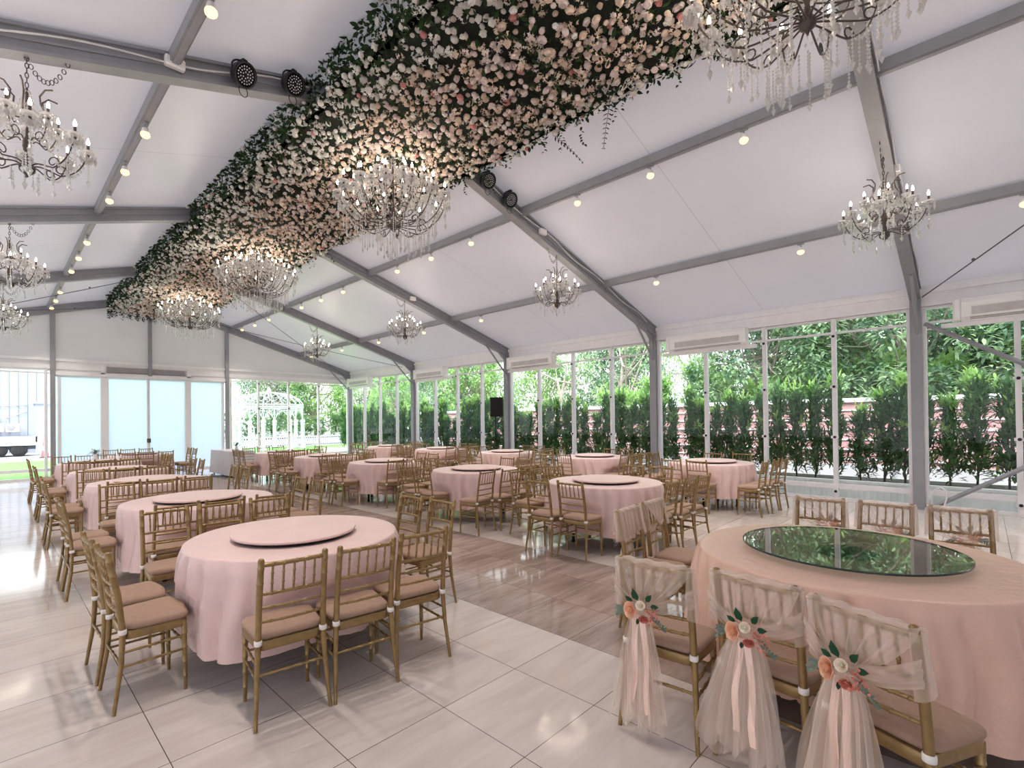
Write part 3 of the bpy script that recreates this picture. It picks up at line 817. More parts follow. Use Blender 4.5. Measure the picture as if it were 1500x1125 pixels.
    for (sx, n, a0, ln) in ((-1, 6, .25, .075), (-1, 5, -.35, .085), (1, 7, -.45, .12)):
        b = MB(); st = C+Vector((sx*.06, .0, -.01))*K; dr = Vector((sx, -.15, a0)).normalized(); tip = st+dr*ln*K+Vector((0, 0, -.015))
        b.tube([st, st.lerp(tip, .5)+Vector((0, 0, .01)), tip], .0016, 4)
        for i in range(n):
            p = st.lerp(tip, .15+.85*i/n)
            for s2 in (-1, 1): leaf_mb(b, p, dr*.7+Vector((0, rn.uniform(-.4, .1), s2*.9)), (rn.gauss(0, .4), -1, rn.gauss(0, .4)), rn.uniform(.016, .026)*K, rn.uniform(.012, .017)*K)
        b.obj('eucalyptus_stem', 'leaf_grey', t)
    return t
sashes = [make_sash(3, 0), make_sash(7, 1), make_sash(12, 2)]
index_children()
PCH = [(2.32, 1.17, -pi/2+.09, 'farthest on the aisle side', 0), (2.385, .73, -pi/2-.11, 'middle on the aisle side', 1), (2.25, .325, -pi/2-.40, 'nearest on the aisle side', 2),
       (3.59, 2.02, pi+.05, 'aisle end of the far side', 1), (4.04, 2.04, pi+.03, 'window end of the far side', 2),
       (5.13, 1.02, pi/2+.10, 'farthest on the window side', 0), (5.16, .57, pi/2-.05, 'middle on the window side', 1), (5.21, .13, pi/2+.14, 'nearest on the window side', 2)]
cl = []
for i, (bx, by, fc, lab, st) in enumerate(PCH):
    o = chair(bx, by, fc, 'gold sashed chair at the glass-turntable table, '+lab, 'chairs with tulle sashes', True)
    cl.append((o.location.x-PXc, o.location.y-PYc, fc)); s = use(sashes[st]); put(s, tuple(o.location), o.rotation_euler[2], 'blush tulle sash with roses, %s of the glass-turntable table' % lab, 'tulle chair sashes')
c = cloth_mesh(.835, 77, hem=.17, nf=25, amp=.17, nu=300, chairs=cl).obj('tablecloth', 'cloth_peach', loc=(PXc, PYc, 0))
tag(c, 'glossy peach satin cloth on the table with the glass turntable', 'tablecloth')

# ------------------------------------------------------------------ crystal chandeliers
def crystal_bead(b, c, r, h=1.3):
    x, y, z = c; r *= 1.15; b.add([(x+r, y, z), (x, y+r, z), (x-r, y, z), (x, y-r, z), (x, y, z+r*h), (x, y, z-r*h*1.5)], [(0, 1, 4), (1, 2, 4), (2, 3, 4), (3, 0, 4), (1, 0, 5), (2, 1, 5), (3, 2, 5), (0, 3, 5)])
def strand(b, p0, p1, n, r, sag=0):
    p0, p1 = Vector(p0), Vector(p1)
    for i in range(n+1):
        t = i/n; q = p0.lerp(p1, t); q.z -= sag*4*t*(1-t); crystal_bead(b, q, r)
def arm_path(r0, r1, z0, dip, z1, n=14):
    P = []
    for i in range(n+1):
        t = i/n
        r = r0+(r1-r0)*(t-.12*sin(2*pi*t)*.6); z = z0+(z1-z0)*t**2.2-dip*sin(pi*min(1, t*1.05))**1.0*(1-.15*t)+.05*sin(2*pi*t)*(t < .5)
        P.append((r, z))
    P += [(r1+.012, z1+.012), (r1+.008, z1+.03)]
    return P
def make_chandelier(tiers, Rm, zt, zb, chain, nstr):
    """origin at the centre; zt = top of the stem, zb = lowest drop"""
    t = empty('chandelier'); tag(t, 'chandelier', 'chandelier')
    b = MB(); b.lathe([(.008, zt), (.012, zt-.04), (.01, .12), (.028, .08), (.03, .03), (.014, -.02), (.03, -.10), (.055, -.13), (.05, -.17), (.015, -.20), (.004, -.22)], 12); b.obj('stem', 'iron_dark', t)
    b = MB()      # chain links
    z = zt; i = 0
    while z < chain:
        M = Matrix.Translation((0, 0, z+.025)) @ Matrix.Rotation(pi/2*(i % 2), 4, 'Z')
        b.tube([M @ Vector((.011*cos(a), 0, .025*sin(a))) for a in [2*pi*k/8 for k in range(8)]], .0035, 4, closed=True); z += .04; i += 1
    L2 = .26
    for k in range(11):   # slack loop of chain
        u = k/10; x = L2*u; zz = chain-.01+.2886*x-.20*4*u*(1-u)*.9
        b.tube([(x+.014*cos(a), 0, zz+.022*sin(a)) for a in [2*pi*q/8 for q in range(8)]], .0035, 4, closed=True)
    b.obj('chain', 'iron_dark', t)
    cr = MB()
    for (n, R, z0, dip, z1, ph, cs) in tiers:
        for k in range(n):
            a = 2*pi*k/n+ph; ca, sa = cos(a), sin(a)
            P = [(r*ca, r*sa, z) for r, z in arm_path(.04, R, z0, dip, z1)]
            b = MB(); b.tube(P, .006*cs, 5)
            tz = z1+.03; tx, ty = (R+.008)*ca, (R+.008)*sa
            b.tube([(tx, ty, tz-.01), (tx, ty, tz+.085*cs)], .011*cs, 7)
            # inner scroll
            sc = [(R*.55+.05*cs*cos(q)*(1-q/9), z0-dip*.5+.06*cs+.05*cs*sin(q)*(1-q/9)) for q in [i*.7 for i in range(9)]]
            b.tube([(r*ca, r*sa, z) for r, z in sc], .0055*cs, 4)
            ao = b.obj('arm', 'iron_dark', t)
            q = MB(); q.lathe([(.004, 0), (.012*cs, .012*cs), (.0135*cs, .025*cs), (.009*cs, .042*cs), (.002, .062*cs)], 7, (tx, ty, tz+.085*cs)); q.obj('bulb', 'bulb_glow', ao)
            # bobeche with drops
            cr.lathe([(.012*cs, tz), (.05*cs, tz+.012), (.062*cs, tz+.024)], 9, (tx, ty, 0)); cr.lathe([(.012*cs, tz-.06), (.04*cs, tz-.05), (.046*cs, tz-.04)], 8, (tx, ty, 0))
            for m2 in range(6):
                an = 2*pi*m2/6; px, py = tx+.05*cs*cos(an), ty+.05*cs*sin(an)
                crystal_bead(cr, (px, py, tz-.012), .012*cs); crystal_bead(cr, (px, py, tz-.045), .014*cs, 1.8)
            strand(cr, (tx, ty, tz-.03), (.02*ca, .02*sa, z1+.30*cs), 15, .0105*cs, .10*cs); strand(cr, (R*.62*ca, R*.62*sa, z0+.02), (tx, ty, tz-.02), 9, .0095*cs, .09*cs)
            a2 = a+2*pi/n; strand(cr, (tx, ty, tz), ((R+.008)*cos(a2), (R+.008)*sin(a2), tz), 8, .0085*cs, .07*cs)
            strand(cr, (tx, ty, tz-.05), (tx, ty, tz-.05-.16*cs), 6, .0085*cs)
            crystal_bead(cr, (tx, ty, tz-.25*cs), .017*cs, 1.8)
    rn = random.Random(n)
    for k in range(nstr):
        a = rn.uniform(0, 6.28); r = Rm*sqrt(rn.uniform(.05, .9)); zz = -.10-.10*(1-r/Rm)+rn.uniform(-.04, .08); l = (-zb-.1)*rn.uniform(.45, 1)*(1-.35*r/Rm)
        strand(cr, (r*cos(a), r*sin(a), zz), (r*cos(a), r*sin(a), max(zz-l, zb)), max(4, int(l/.026)), .0078); crystal_bead(cr, (r*cos(a), r*sin(a), max(zz-l, zb)-.03), .015, 1.5)
    tag(cr.obj('crystal_drops', 'crystal', t), None, kind='stuff')
    b = MB()      # crown scrolls at the top
    for k in range(6):
        a = 2*pi*k/6+.3; s = min(1, Rm/.4)
        pr = [(.02, zt-.30*s), (.12*s, zt-.33*s), (.17*s, zt-.24*s), (.13*s, zt-.16*s), (.12*s, zt-.08*s), (.17*s, zt-.02*s), (.24*s, zt-.02*s)]
        b.tube([(r*cos(a), r*sin(a), z) for r, z in pr], .007, 5)
    b.obj('crown_scroll', 'iron_dark', t)
    return t
SMALLZ, BIGZ = 3.86, 4.34
small = make_chandelier([(8, .385, -.12, .07, .08, 0, 1), (5, .20, .08, .05, .22, .3, .9)], .34, .52, -.27, roof(7.4)-.26-SMALLZ, 16)
big = make_chandelier([(14, .70, -.14, .10, .20, 0, 1.15), (10, .50, -.02, .12, .36, .2, 1.05), (6, .28, .14, .07, .46, .1, 1)], .66, .72, -.50, 1.0, 72)
index_children()
nth = {0: 'nearest', 1: 'second', 2: 'third', 3: 'farthest'}
for k in range(4):
    put(use(big), (RX, YK[k], BIGZ), .4*k, 'large crystal chandelier hanging under the flower canopy, %s of four' % nth[k], 'large chandeliers')
for k in range(4):
    put(use(small), (7.41, YK[k], SMALLZ), pi, 'small crystal chandelier on the window side of the flower canopy, %s of four' % nth[k], 'small chandeliers')
for k in range(1, 4):
    put(use(small), (.23, YK[k], SMALLZ), 0, 'small crystal chandelier on the door-row side of the flower canopy, %s of three' % {1: 'nearest', 2: 'middle', 3: 'farthest'}[k], 'small chandeliers')

# ------------------------------------------------------------------ track spotlights along the purlins
def make_track_light():
    t = empty('track_spotlight'); tag(t, 'spot', 'spotlight')
    b = MB(); b.cbox((0, 0, -.012), (.035, .09, .024), bev=.004); b.tube([(0, 0, -.02), (0, 0, -.07)], .008, 6); b.obj('mount', 'grey_steel', t)
    b = MB(); b.lathe([(.012, -.055), (.03, -.062), (.036, -.085), (.044, -.125), (.046, -.135)], 14); b.lathe([(.043, -.134), (.040, -.128)], 14); b.obj('lamp_head', 'white_paint', t)
    b = MB(); b.sphere((0, 0, -.135), .05, 10, 6, (1, 1, .8)); b.obj('lamp_lens', 'lens_glow', t)
    return t
tl = make_track_light(); index_children()
spots = []
oth = {-1: 'nearest', 0: 'first', 1: 'second', 2: 'third', 3: 'fourth'}
for k in range(-1, 4):
    for i, q in enumerate((.25, .5, .75)):
        y = YK[k]+BAY*q
        spots.append((PX[2], y, 'upper window-side purlin', k, i))
        if k >= 0: spots.append((PX[1], y, 'door-row side purlin', k, i))
        if i != 1: spots.append((PX[3], y, 'lower window-side purlin', k, i))
for x, y, pn, k, i in spots:
    put(use(tl), (x, y, roof(x)-.155), 0, 'lit warm spotlight on the %s, %s bay, %s' % (pn, oth[k], ('nearer end', 'middle', 'farther end')[i]), 'track spotlights')
    ld = bpy.data.lights.new('spot_beam', 'SPOT'); ld.energy = 110; ld.color = (1, .91, .82); ld.spot_size = radians(105); ld.spot_blend = .8; ld.shadow_soft_size = .045
    lo = bpy.data.objects.new('spot_beam', ld); COL.objects.link(lo); lo.location = (x, y, roof(x)-.155-.17); lo.rotation_euler = (0, 0, 0)

# ------------------------------------------------------------------ stage par lights, cables and junction boxes on the beams
def make_par():
    t = empty('stage_light'); tag(t, 'par', 'stage light')
    M = Matrix.Rotation(radians(38), 4, 'X')       # lens looks towards -y and down
    M = Matrix.Rotation(radians(-62), 4, 'X') @ Matrix.Identity(4)
    b = MB(); b.lathe([(.03, .13), (.07, .12), (.10, .08), (.112, .02), (.115, -.03), (.122, -.032), (.122, -.045), (.105, -.045), (.103, -.03)], 24, M=M); b.obj('housing', 'black_plastic', t)
    b = MB(); b.cur = 0; b.lathe([(.002, -.030), (.103, -.031)], 24, M=M); b.cur = 1
    for ring, nn in ((.0, 1), (.028, 6), (.054, 12), (.08, 18)):
        for k in range(nn):
            if ring == 0: continue
            a = 2*pi*k/nn+ring*9; q = M @ Vector((ring*cos(a), ring*sin(a), -.034)); b.sphere(q, .0075, 6, 4)
    b.obj('led_face', ['black_plastic', 'white_paint'], t)
    b = MB(); P = [(-.14*cos(a), 0, .13*sin(a)*1.0) for a in [pi*i/10 for i in range(11)]]; b.tube([(-.13, 0, -.0)]+P[1:-1]+[(.13, 0, 0)], .009, 4); b.cbox((0, .02, .135), (.05, .10, .03)); b.obj('yoke', 'black_metal', t)
    b = MB(); b.tube([(.03+.05*cos(a), .05, -.14+.055*sin(a)) for a in [2*pi*i/14 for i in range(14)]], .004, 5, closed=True); b.obj('safety_loop', 'black_metal', t)
    return t
par = make_par(); index_children()
yl = YK[1]-.2
for x, lab, r in ((1.86, 'black stage light on the door-row beam, farther from the flowers', .3), (2.38, 'black stage light on the door-row beam, close to the flowers', .25),
                (5.42, 'black stage light on the window-side beam, close to the flowers', -.15), (5.92, 'black stage light on the window-side beam, farther from the flowers', -.1)):
    o = use(par); put(o, (x, yl, roof(x)-.18), r, lab, 'stage lights')
for k, side, xs in ((1, 'door-row', (1.27, -.3)), (2, 'door-row', (-.1,)), (1, 'window', (6.9,)), (2, 'window', (7.6,)), (0, 'window', (7.9,))):
    for x in xs:
        b = MB(); z = roof(x)-.13; b.cbox((x, YK[k]-.085, z), (.17, .07, .10), bev=.012)
        tag(b.obj('junction_box', 'ac_white'), 'white junction box on the %s beam %s' % (side+' side', {0: 'by the nearest post', 1: 'nearest the flower mass' if x < 1.5 and x > 0 or x > 5 else 'above the nearest small chandelier', 2: 'two bays back'}[k]), 'junction box')
for k, xa, xb, lab in ((1, XL+.5, RX-1.2, 'white power cable running along the nearest door-row beam'), (1, RX+1.2, XR-.5, 'white power cable running along the second window-side beam'), (0, RX+1.0, XR-.5, 'white power cable running along the nearest window-side beam')):
    b = MB(); P = []
    for i in range(41):
        x = xa+(xb-xa)*i/40; P.append((x, YK[k]-.092-.006*sin(i*.9), roof(x)-.12+.03*sin(i*.55)))
    b.tube(P, .009, 5); tag(b.obj('power_cable', 'cable_white'), lab, 'cable')

# ------------------------------------------------------------------ flower canopy along the ridge
FX0, FX1, FY0, FY1, FZ = 2.62, 5.02, -1.2, 19.3, 5.16
fc = empty('flower_canopy', (RX, 9, FZ)); tag(fc, 'long hanging canopy of white and peach roses along the ridge', 'flower canopy')
def loc(p): return (p[0]-RX, p[1]-9, p[2]-FZ)
b = MB(); b.box(loc((FX0+.06, FY0, FZ+.04)), loc((FX1-.06, FY1, FZ+.12)))
for x in (FX0+.05, FX1-.12):
    b.box(loc((x, FY0, FZ+.04)), loc((x+.07, FY1, roof(x)-.28)))
b.obj('backing', 'dark_board', fc)
rn = random.Random(99)
def canopy_pt(u, y):
    """u in 0..1 across the underside incl. the two flanks; returns point, outward normal"""
    if u < .10:
        t = u/.10; return Vector((FX0+.04*t, y, FZ+.42*(1-t)+.02)), Vector((-1, 0, -.35))
    if u > .90:
        t = (u-.90)/.10; return Vector((FX1-.04*(1-t), y, FZ+.42*t+.02)), Vector((1, 0, -.35))
    t = (u-.10)/.80; x = FX0+(FX1-FX0)*t; ed = abs(t-.5)*2
    return Vector((x, y, FZ-.03+.10*ed**4)), Vector(((t-.5)*.8*ed, 0, -1))
def far_scale(y): return 1.0 if y < 8 else 1.0
def small_rose(b, c, r, d, mi, lod):
    d = Vector(d).normalized(); u = d.orthogonal().normalized(); w = d.cross(u); c = Vector(c); b.cur = mi
    nu = 7 if lod else 5
    M = Matrix((( u.x, w.x, d.x, c.x), (u.y, w.y, d.y, c.y), (u.z, w.z, d.z, c.z), (0, 0, 0, 1)))
    b.lathe([(.25*r, -.75*r), (.8*r, -.45*r), (r, .05*r), (.85*r, .5*r), (.62*r, .72*r), (.56*r, .52*r), (.40*r, .80*r), (.30*r, .62*r), (.12*r, .86*r), (1e-6, .8*r)] if lod else [(.3*r, -.7*r), (r, 0), (.8*r, .55*r), (.5*r, .6*r), (.3*r, .82*r), (1e-6, .7*r)], nu, M=M)
    if lod:
        for k in range(4):
            a0 = 1.57*k+rn.uniform(0, 1)
            P = []
            for (s, t) in ((-.6, 0), (.6, 0), (.55, .6), (-.55, .6), (0, 1)):
                a = a0+s; rr = r*(.75+.5*t); P.append(c+(u*cos(a)+w*sin(a))*rr+d*r*(-.35+.5*t))
            b.add(P, [(0, 1, 2, 3), (3, 2, 4)], True)
def hydrangea(b, c, r, d, mi, n=14):
    b.cur = mi; d = Vector(d).normalized()
    for i in range(n):
        v = Vector((rn.gauss(0, 1), rn.gauss(0, 1), rn.gauss(0, 1))).normalized()
        if v.dot(d) < -.2: v = -v
        p = Vector(c)+v*r*rn.uniform(.75, 1.1); u = v.orthogonal().normalized(); w = v.cross(u); a0 = rn.uniform(0, 1.5); q = r*.48
        pts = [p]+[p+(u*cos(a0+k*pi/4)+w*sin(a0+k*pi/4))*q*(1 if k % 2 == 0 else .45)+v*q*.25*(k % 2 == 0) for k in range(8)]
        b.add(pts, [(0, 1+k, 1+(k+1) % 8) for k in range(8)], True)
near = []; mass = MB(); hy = MB()
RM = ['rose_white', 'rose_blush', 'rose_peach', 'rose_pink']
cells = []
DS = .078; ny = int((FY1-FY0)/DS); nxu = 36
for j in range(ny):
    for i in range(nxu):
        u = (i+.5+rn.uniform(-.42, .42))/nxu; y = FY0+(j+.5+rn.uniform(-.42, .42))*DS
        if rn.random() < (.80 if u < .085 else .13): continue
        cells.append((u, y))
for (u, y) in cells:
    p, nrm = canopy_pt(min(max(u, 0), 1), y); ed = abs(u-.5)*2
    p = p+nrm.normalized()*rn.uniform(-.05, .07)+Vector((0, 0, .015*sin(y*3+u*20)))
    d = nrm.normalized()+Vector((rn.gauss(0, .45), rn.gauss(0, .45), rn.gauss(0, .25)))
    wl = (.46 if u < .5 else .62)+.05*sin(y*1.7)
    if ed > wl: mi = 0 if rn.random() < .90 else (1 if rn.random() < .6 else 3)
    else:
        q = rn.random(); mi = 0 if q < .08 else (1 if q < .56 else (2 if q < .965 else 3))
    if rn.random() < .33:
        hydrangea(hy, loc(p-nrm.normalized()*.02), rn.uniform(.036, .056), nrm, 2 if (mi == 1 and rn.random() < .6) else (0 if mi == 3 else mi), 12 if y < 9 else 8)
    else:
        near.append((p, rn.uniform(.024, .042), d, mi))
near.sort(key=lambda q: abs(q[0].y-3.2)+.5*abs(q[0].x-4.0)+(3 if q[0].z > FZ+.2 else 0))
for idx, (p, r, d, mi) in enumerate(near):
    if idx < 98:
        b = MB(); small_rose(b, loc(p), r, d, 0, True); b.obj('rose', RM[mi], fc)
    else: small_rose(mass, loc(p), r, d, mi, p.y < 8)
tag(mass.obj('rose_mass', RM, fc), None, kind='stuff')
tag(hy.obj('hydrangea_blooms', RM, fc), None, kind='stuff')
lf = MB()
for i in range(15000):
    u = rn.random(); 
    if rn.random() < .42: u = rn.choice((rn.uniform(0, .16), rn.uniform(.84, 1)))
    y = rn.uniform(FY0, FY1); p, nrm = canopy_pt(u, y); nn = nrm.normalized(); p = p+nn*rn.uniform(-.05, .05)
    if i % 5 == 0: u = rn.uniform(0, .09); p, nrm = canopy_pt(u, y); nn = nrm.normalized()
    if u < .06 or u > .94: p = p+Vector((0, 0, rn.uniform(-.05, .12)))
    dr = Vector((rn.gauss(0, 1), rn.gauss(0, 1), rn.gauss(-.2, .6)))+nn*.5; l = rn.uniform(.05, .10)
    leaf_mb(lf, loc(p), dr, nn, l, l*.5)
for i in range(260):      # ivy trailing from the edges
    sd = rn.choice((0, 1, 1)); y = rn.uniform(FY0, FY1); x = (FX0-.02) if sd == 0 else (FX1+.0); p = Vector((x, y, FZ+.12+rn.uniform(-.05, .2))); ln = rn.uniform(.1, .34)
    if rn.random() < .06: ln *= 1.4
    q = p.copy(); v = Vector((.25*(1 if sd else -1), rn.gauss(0, .3), -.75))
    for s in range(int(ln/.028)):
        q = q+v.normalized()*.028; v += Vector((rn.gauss(0, .18), rn.gauss(0, .18), -.1))
        leaf_mb(lf, loc(q), Vector((rn.gauss(0, 1), rn.gauss(0, 1), -.3)), (0, 0, 1), rn.uniform(.035, .055), .034)
for i in range(150):      # far end trails
    p = Vector((rn.uniform(FX0, FX1), FY1, FZ+.05)); q = p.copy()
    for s in range(rn.randint(2, 9)):
        q = q+Vector((rn.gauss(0, .01), .004, -.03)); leaf_mb(lf, loc(q), Vector((rn.gauss(0, 1), rn.gauss(0, 1), -.4)), (0, 0, 1), .06, .04)
tag(lf.obj('foliage', 'leaf_canopy', fc), None, kind='stuff')
for (u, y, l) in ((.80, 2.5, .5), (.86, 2.9, .42), (.55, 3.3, .4), (.88, 1.9, .5), (.3, 3.1, .4), (.9, 3.8, .45), (.6, 4.6, .4), (.72, 1.6, .45), (.5, 6.1, .4), (.83, 5.0, .4)):
    p, nrm = canopy_pt(u, y); d = Vector((rn.gauss(.2, .5), rn.gauss(-.3, .6), -.35)).normalized(); b = MB(); p = p+Vector((0, 0, -.04))
    P = [Vector(loc(p+d*l*i/10+Vector((0, 0, -.10*(i/10)**2)))) for i in range(11)]; b.tube(P, .003, 4)
    for i in range(1, 11):
        for s in (-1, 1):
            w2 = .07*(1-i/12)+.012; leaf_mb(b, P[i], d.cross(Vector((0, 0, 1)))*s+d*.3, (0, 0, 1), w2, .022)
    b.obj('fern_frond', 'leaf_canopy', fc)

b = MB(); P = [(11.0, .52, .008), (11.0, .46, .10), (11.01, .42, .26), (11.04, .44, .36), (11.07, .50, .40), (11.09, .58, .34), (11.10, .64, .2)]
b.tube(P, .012, 7); tag(b.obj('drain_hose', 'cable_white'), 'white hose looping at the foot of the nearest post', 'hose')
# ------------------------------------------------------------------ wall air conditioners
def make_ac():
    t = empty('air_conditioner'); tag(t, 'ac', 'air conditioner')
    Lh = .80
    b = MB()   # profile in x (into the room = -x), z
    pr = [(.0, -.18), (-.16, -.18), (-.225, -.13), (-.235, .10), (-.21, .165), (-.17, .18), (.0, .18)]
    n = len(pr); vs = [(x, -Lh, z) for x, z in pr]+[(x, Lh, z) for x, z in pr]
    b.add(vs, [tuple(range(n))[::-1], tuple(range(n, 2*n))]+[(i, (i+1) % n, n+(i+1) % n, n+i) for i in range(n)]); b.obj('body', 'ac_white', t)
    b = MB(); b.box((-.245, -Lh+.12, -.10), (-.230, Lh-.12, .02)); b.obj('grille', 'grille_grey', t)
    b = MB()
    for z in (-.145, -.165): b.box((-.222+(z+.145)*-1.2, -Lh+.1, z-.003), (-.17, Lh-.1, z+.003))
    b.obj('louver', 'ac_grey', t)
    b = MB(); b.cbox((-.12, Lh+.05, 0), (.22, .10, .35), bev=.02); b.obj('side_cover', 'ac_white', t)
    return t
ac = make_ac(); index_children()
for k, lab in ((-1, 'white wall air conditioner beyond the nearest post at the glass wall'), (0, 'white wall air conditioner above the second glass bay past the nearest post'), (1, 'white wall air conditioner beside the loudspeaker post'), (2, 'white wall air conditioner second from the back corner'), (3, 'white wall air conditioner in the back corner')):
    y = YK[k+1]-1.22+{-1: -.15, 0: -.1, 1: .12}.get(k, 0)
    put(use(ac), (XR-.07, y, 3.28), 0, lab, 'air conditioners')
    b = MB(); b.box((XR-.10, y-.95, 3.03), (XR-.03, y+1.05, 3.10)); tag(b.obj('trim_%d' % (k+7), 'white_paint'), 'white rail under the air conditioner', 'trim', kind='structure')

# ------------------------------------------------------------------ loudspeaker on a tripod
sx_, sy_ = 10.35, 10.02
t = empty('speaker_stand', (sx_, sy_, 0)); tag(t, 'black tripod stand under the loudspeaker by the glass wall', 'speaker stand')
b = MB(); b.tube([(0, 0, .12), (0, 0, 1.69)], .018, 8); b.obj('pole', 'black_metal', t)
b = MB(); b.lathe([(.03, .72), (.035, .74), (.035, .80), (.03, .82)], 10); b.sphere((.045, 0, .77), .02, 8, 5); b.obj('collar', 'black_plastic', t)
for i in range(3):
    a = 2*pi*i/3+.4; b = MB(); b.tube([(.02*cos(a), .02*sin(a), .76), (.34*cos(a), .34*sin(a), .015)], .012, 6); b.tube([(.02*cos(a), .02*sin(a), .2), (.19*cos(a), .19*sin(a), .37)], .008, 5); b.obj('leg', 'black_metal', t)
t = empty('loudspeaker', (sx_, sy_, 1.69), -.55); tag(t, 'black loudspeaker raised on a tripod by the glass wall', 'loudspeaker')
b = MB(); P = [(-.19, -.15), (.19, -.15), (.13, .17), (-.13, .17)]
b.add([(x, y, z) for z in (0, .56) for x, y in P], [(0, 3, 2, 1), (4, 5, 6, 7), (0, 1, 5, 4), (1, 2, 6, 5), (2, 3, 7, 6), (3, 0, 4, 7)]); b.obj('cabinet', 'black_plastic', t)
b = MB(); b.cbox((0, -.156, .28), (.34, .012, .52), bev=.004); b.obj('grille', 'black_metal', t)
b = MB(); b.lathe([(.03, -.02), (.03, .03)], 10); b.obj('pole_socket', 'black_metal', t)

# ------------------------------------------------------------------ draped side table, vases and cup
t = empty('side_table', (5.3, 16.5, 0)); tag(t, 'rectangular side table under the grey cloth by the back wall', 'table')
b = MB(); b.cbox((0, 0, .735), (.66, 1.74, .03), bev=.005); b.obj('tabletop', 'wood_dark', t)
for sx in (-1, 1):
    for sy in (-1, 1):
        b = MB(); b.tube([(sx*.27, sy*.8, 0), (sx*.27, sy*.8, .72)], .02, 8); b.obj('leg', 'black_metal', t)
b = MB()
def rect_pt(s, inset=0):
    hx, hy = .345-inset, .885-inset; per = 4*(hx+hy); q = (s % 1)*per
    for (x0, y0, x1, y1) in ((-hx, -hy, hx, -hy), (hx, -hy, hx, hy), (hx, hy, -hx, hy), (-hx, hy, -hx, -hy)):
        l = abs(x1-x0)+abs(y1-y0)
        if q <= l: return x0+(x1-x0)*q/l, y0+(y1-y0)*q/l
        q -= l
    return -hx, -hy
def drape(u, v):
    x, y = rect_pt(u); k = v**.9; fo = .022*sin(u*95)+.012*sin(u*171+1); m = 1+.10*k
    return (x*(1+k*(.07+fo)/.345*.7), y*(1+k*(.05+fo)/.885), .765-.70*v)
b.grid(drape, 160, 10, closeu=True); b.cbox((0, 0, .762), (.69, 1.77, .008))
o = b.obj('tablecloth', 'beige_cloth', loc=(5.3, 16.5, 0)); tag(o, 'pale grey cloth on the rectangular side table by the back wall', 'tablecloth')
def vase(x, y, z, lab, sc, gm):
    t = empty('flower_vase', (x, y, z)); tag(t, lab, 'vase')
    b = MB(); b.lathe([(.03*sc, 0), (.045*sc, .03*sc), (.04*sc, .09*sc), (.028*sc, .12*sc), (.034*sc, .13*sc)], 14); b.obj('pot', 'ceramic', t)
    b = MB(); r2 = random.Random(int(x*100))
    for i in range(46):
        d = Vector((r2.gauss(0, 1), r2.gauss(0, 1), abs(r2.gauss(.7, .5)))).normalized(); leaf_mb(b, Vector((0, 0, .12*sc))+d*r2.uniform(.0, .09)*sc, d, (0, 0, 1), .06*sc, .03*sc)
    b.obj('foliage', gm, t)
    b = MB()
    for i in range(3): rose_mb(b, (.05*sc*cos(i*2.1), .05*sc*sin(i*2.1), .2*sc), .032*sc, (cos(i*2.1), sin(i*2.1), 1), 0, r2, (4, 5))
    b.obj('blossom', 'petal_cream', t)
vase(5.25, 15.95, .7665, 'small vase of greenery on the grey side table', 1.2, 'leaf_spray')
vase(1.72, 14.45, .7725, 'small flower vase on the fifth door-row table', 1.2, 'leaf_grey')
b = MB(); b.lathe([(.03, 0), (.04, .01), (.045, .09), (.042, .09), (.036, .012)], 14); tag(b.obj('cup', 'ceramic', loc=(2.12, 14.3, .7725)), 'white cup beside the vase on the fifth door-row table', 'cup')

# ------------------------------------------------------------------ outside: planter, shrubs, wall, trees
b = MB(); b.box((11.95, YF-6, -.13), (12.05, 24, .30)); b.box((13.0, YF-6, -.13), (13.1, 24, .30))
y = YF-6
while y < 24: b.box((11.925, y, -.13), (11.95, y+.05, .28)); y += .1
b.box((11.92, YF-6, .28), (12.07, 24, .32))
b.cur = 1; b.box((12.05, YF-6, .1), (13.0, 24, .24))
tag(b.obj('planter', ['planter_white', 'soil']), 'long white ribbed planter outside the glass wall', 'planter')
def shrub_mesh(seed, h, w, nl, mats, lime=.12, conic=.35):
    r = random.Random(seed); tr = MB(); fo = MB()
    P = [(0, 0, 0)]
    for i in range(1, 7): P.append((r.gauss(0, .012), r.gauss(0, .012), h*.95*i/6))
    tr.tube(P, [.016*(1-.7*i/6) for i in range(7)], 5)
    tips = []
    nb = int(nl/16)
    for i in range(nb):
        z = h*(.10+.88*r.random()**.85); a = r.uniform(0, 6.28); k = z/h
        rad = w*(1-conic*k)*(.55+.45*r.random())*(1 if k > .12 else .6)
        tip = Vector((rad*cos(a), rad*sin(a), z+r.uniform(.0, .10))); base = Vector((0, 0, z-.04))
        if r.random() < .3: tr.tube([base, tip], [.005, .002], 3, caps=False)
        fo.cur = 1 if (k > .95 or r.random() < lime) else 0
        d = (tip-base).normalized()
        for q in range(16):
            p = base.lerp(tip, r.uniform(.25, 1.08))+Vector((r.gauss(0, .035), r.gauss(0, .035), r.gauss(0, .03)))
            leaf_mb(fo, p, d+Vector((r.gauss(0, .7), r.gauss(0, .7), r.gauss(.15, .5))), (0, 0, 1), r.uniform(.085, .14), r.uniform(.032, .05))
    return tr.mesh('trunk', 'bark'), fo.mesh('foliage', mats)
SV = [shrub_mesh(100+i, 1.0, .215, 1150, ['leaf_hedge', 'leaf_lime'], .10, .55) for i in range(6)]
def place_shrub(v, loc3, h, w, rz, label, group, name='shrub', cat='shrub'):
    t = empty(name, loc3, rz); t.scale = (w, w, h); tag(t, label, cat, group)
    for me in v:
        o = bpy.data.objects.new(me.name.split('.')[0], me); COL.objects.link(o); o.parent = t
rs = random.Random(7); y = -6.0; 
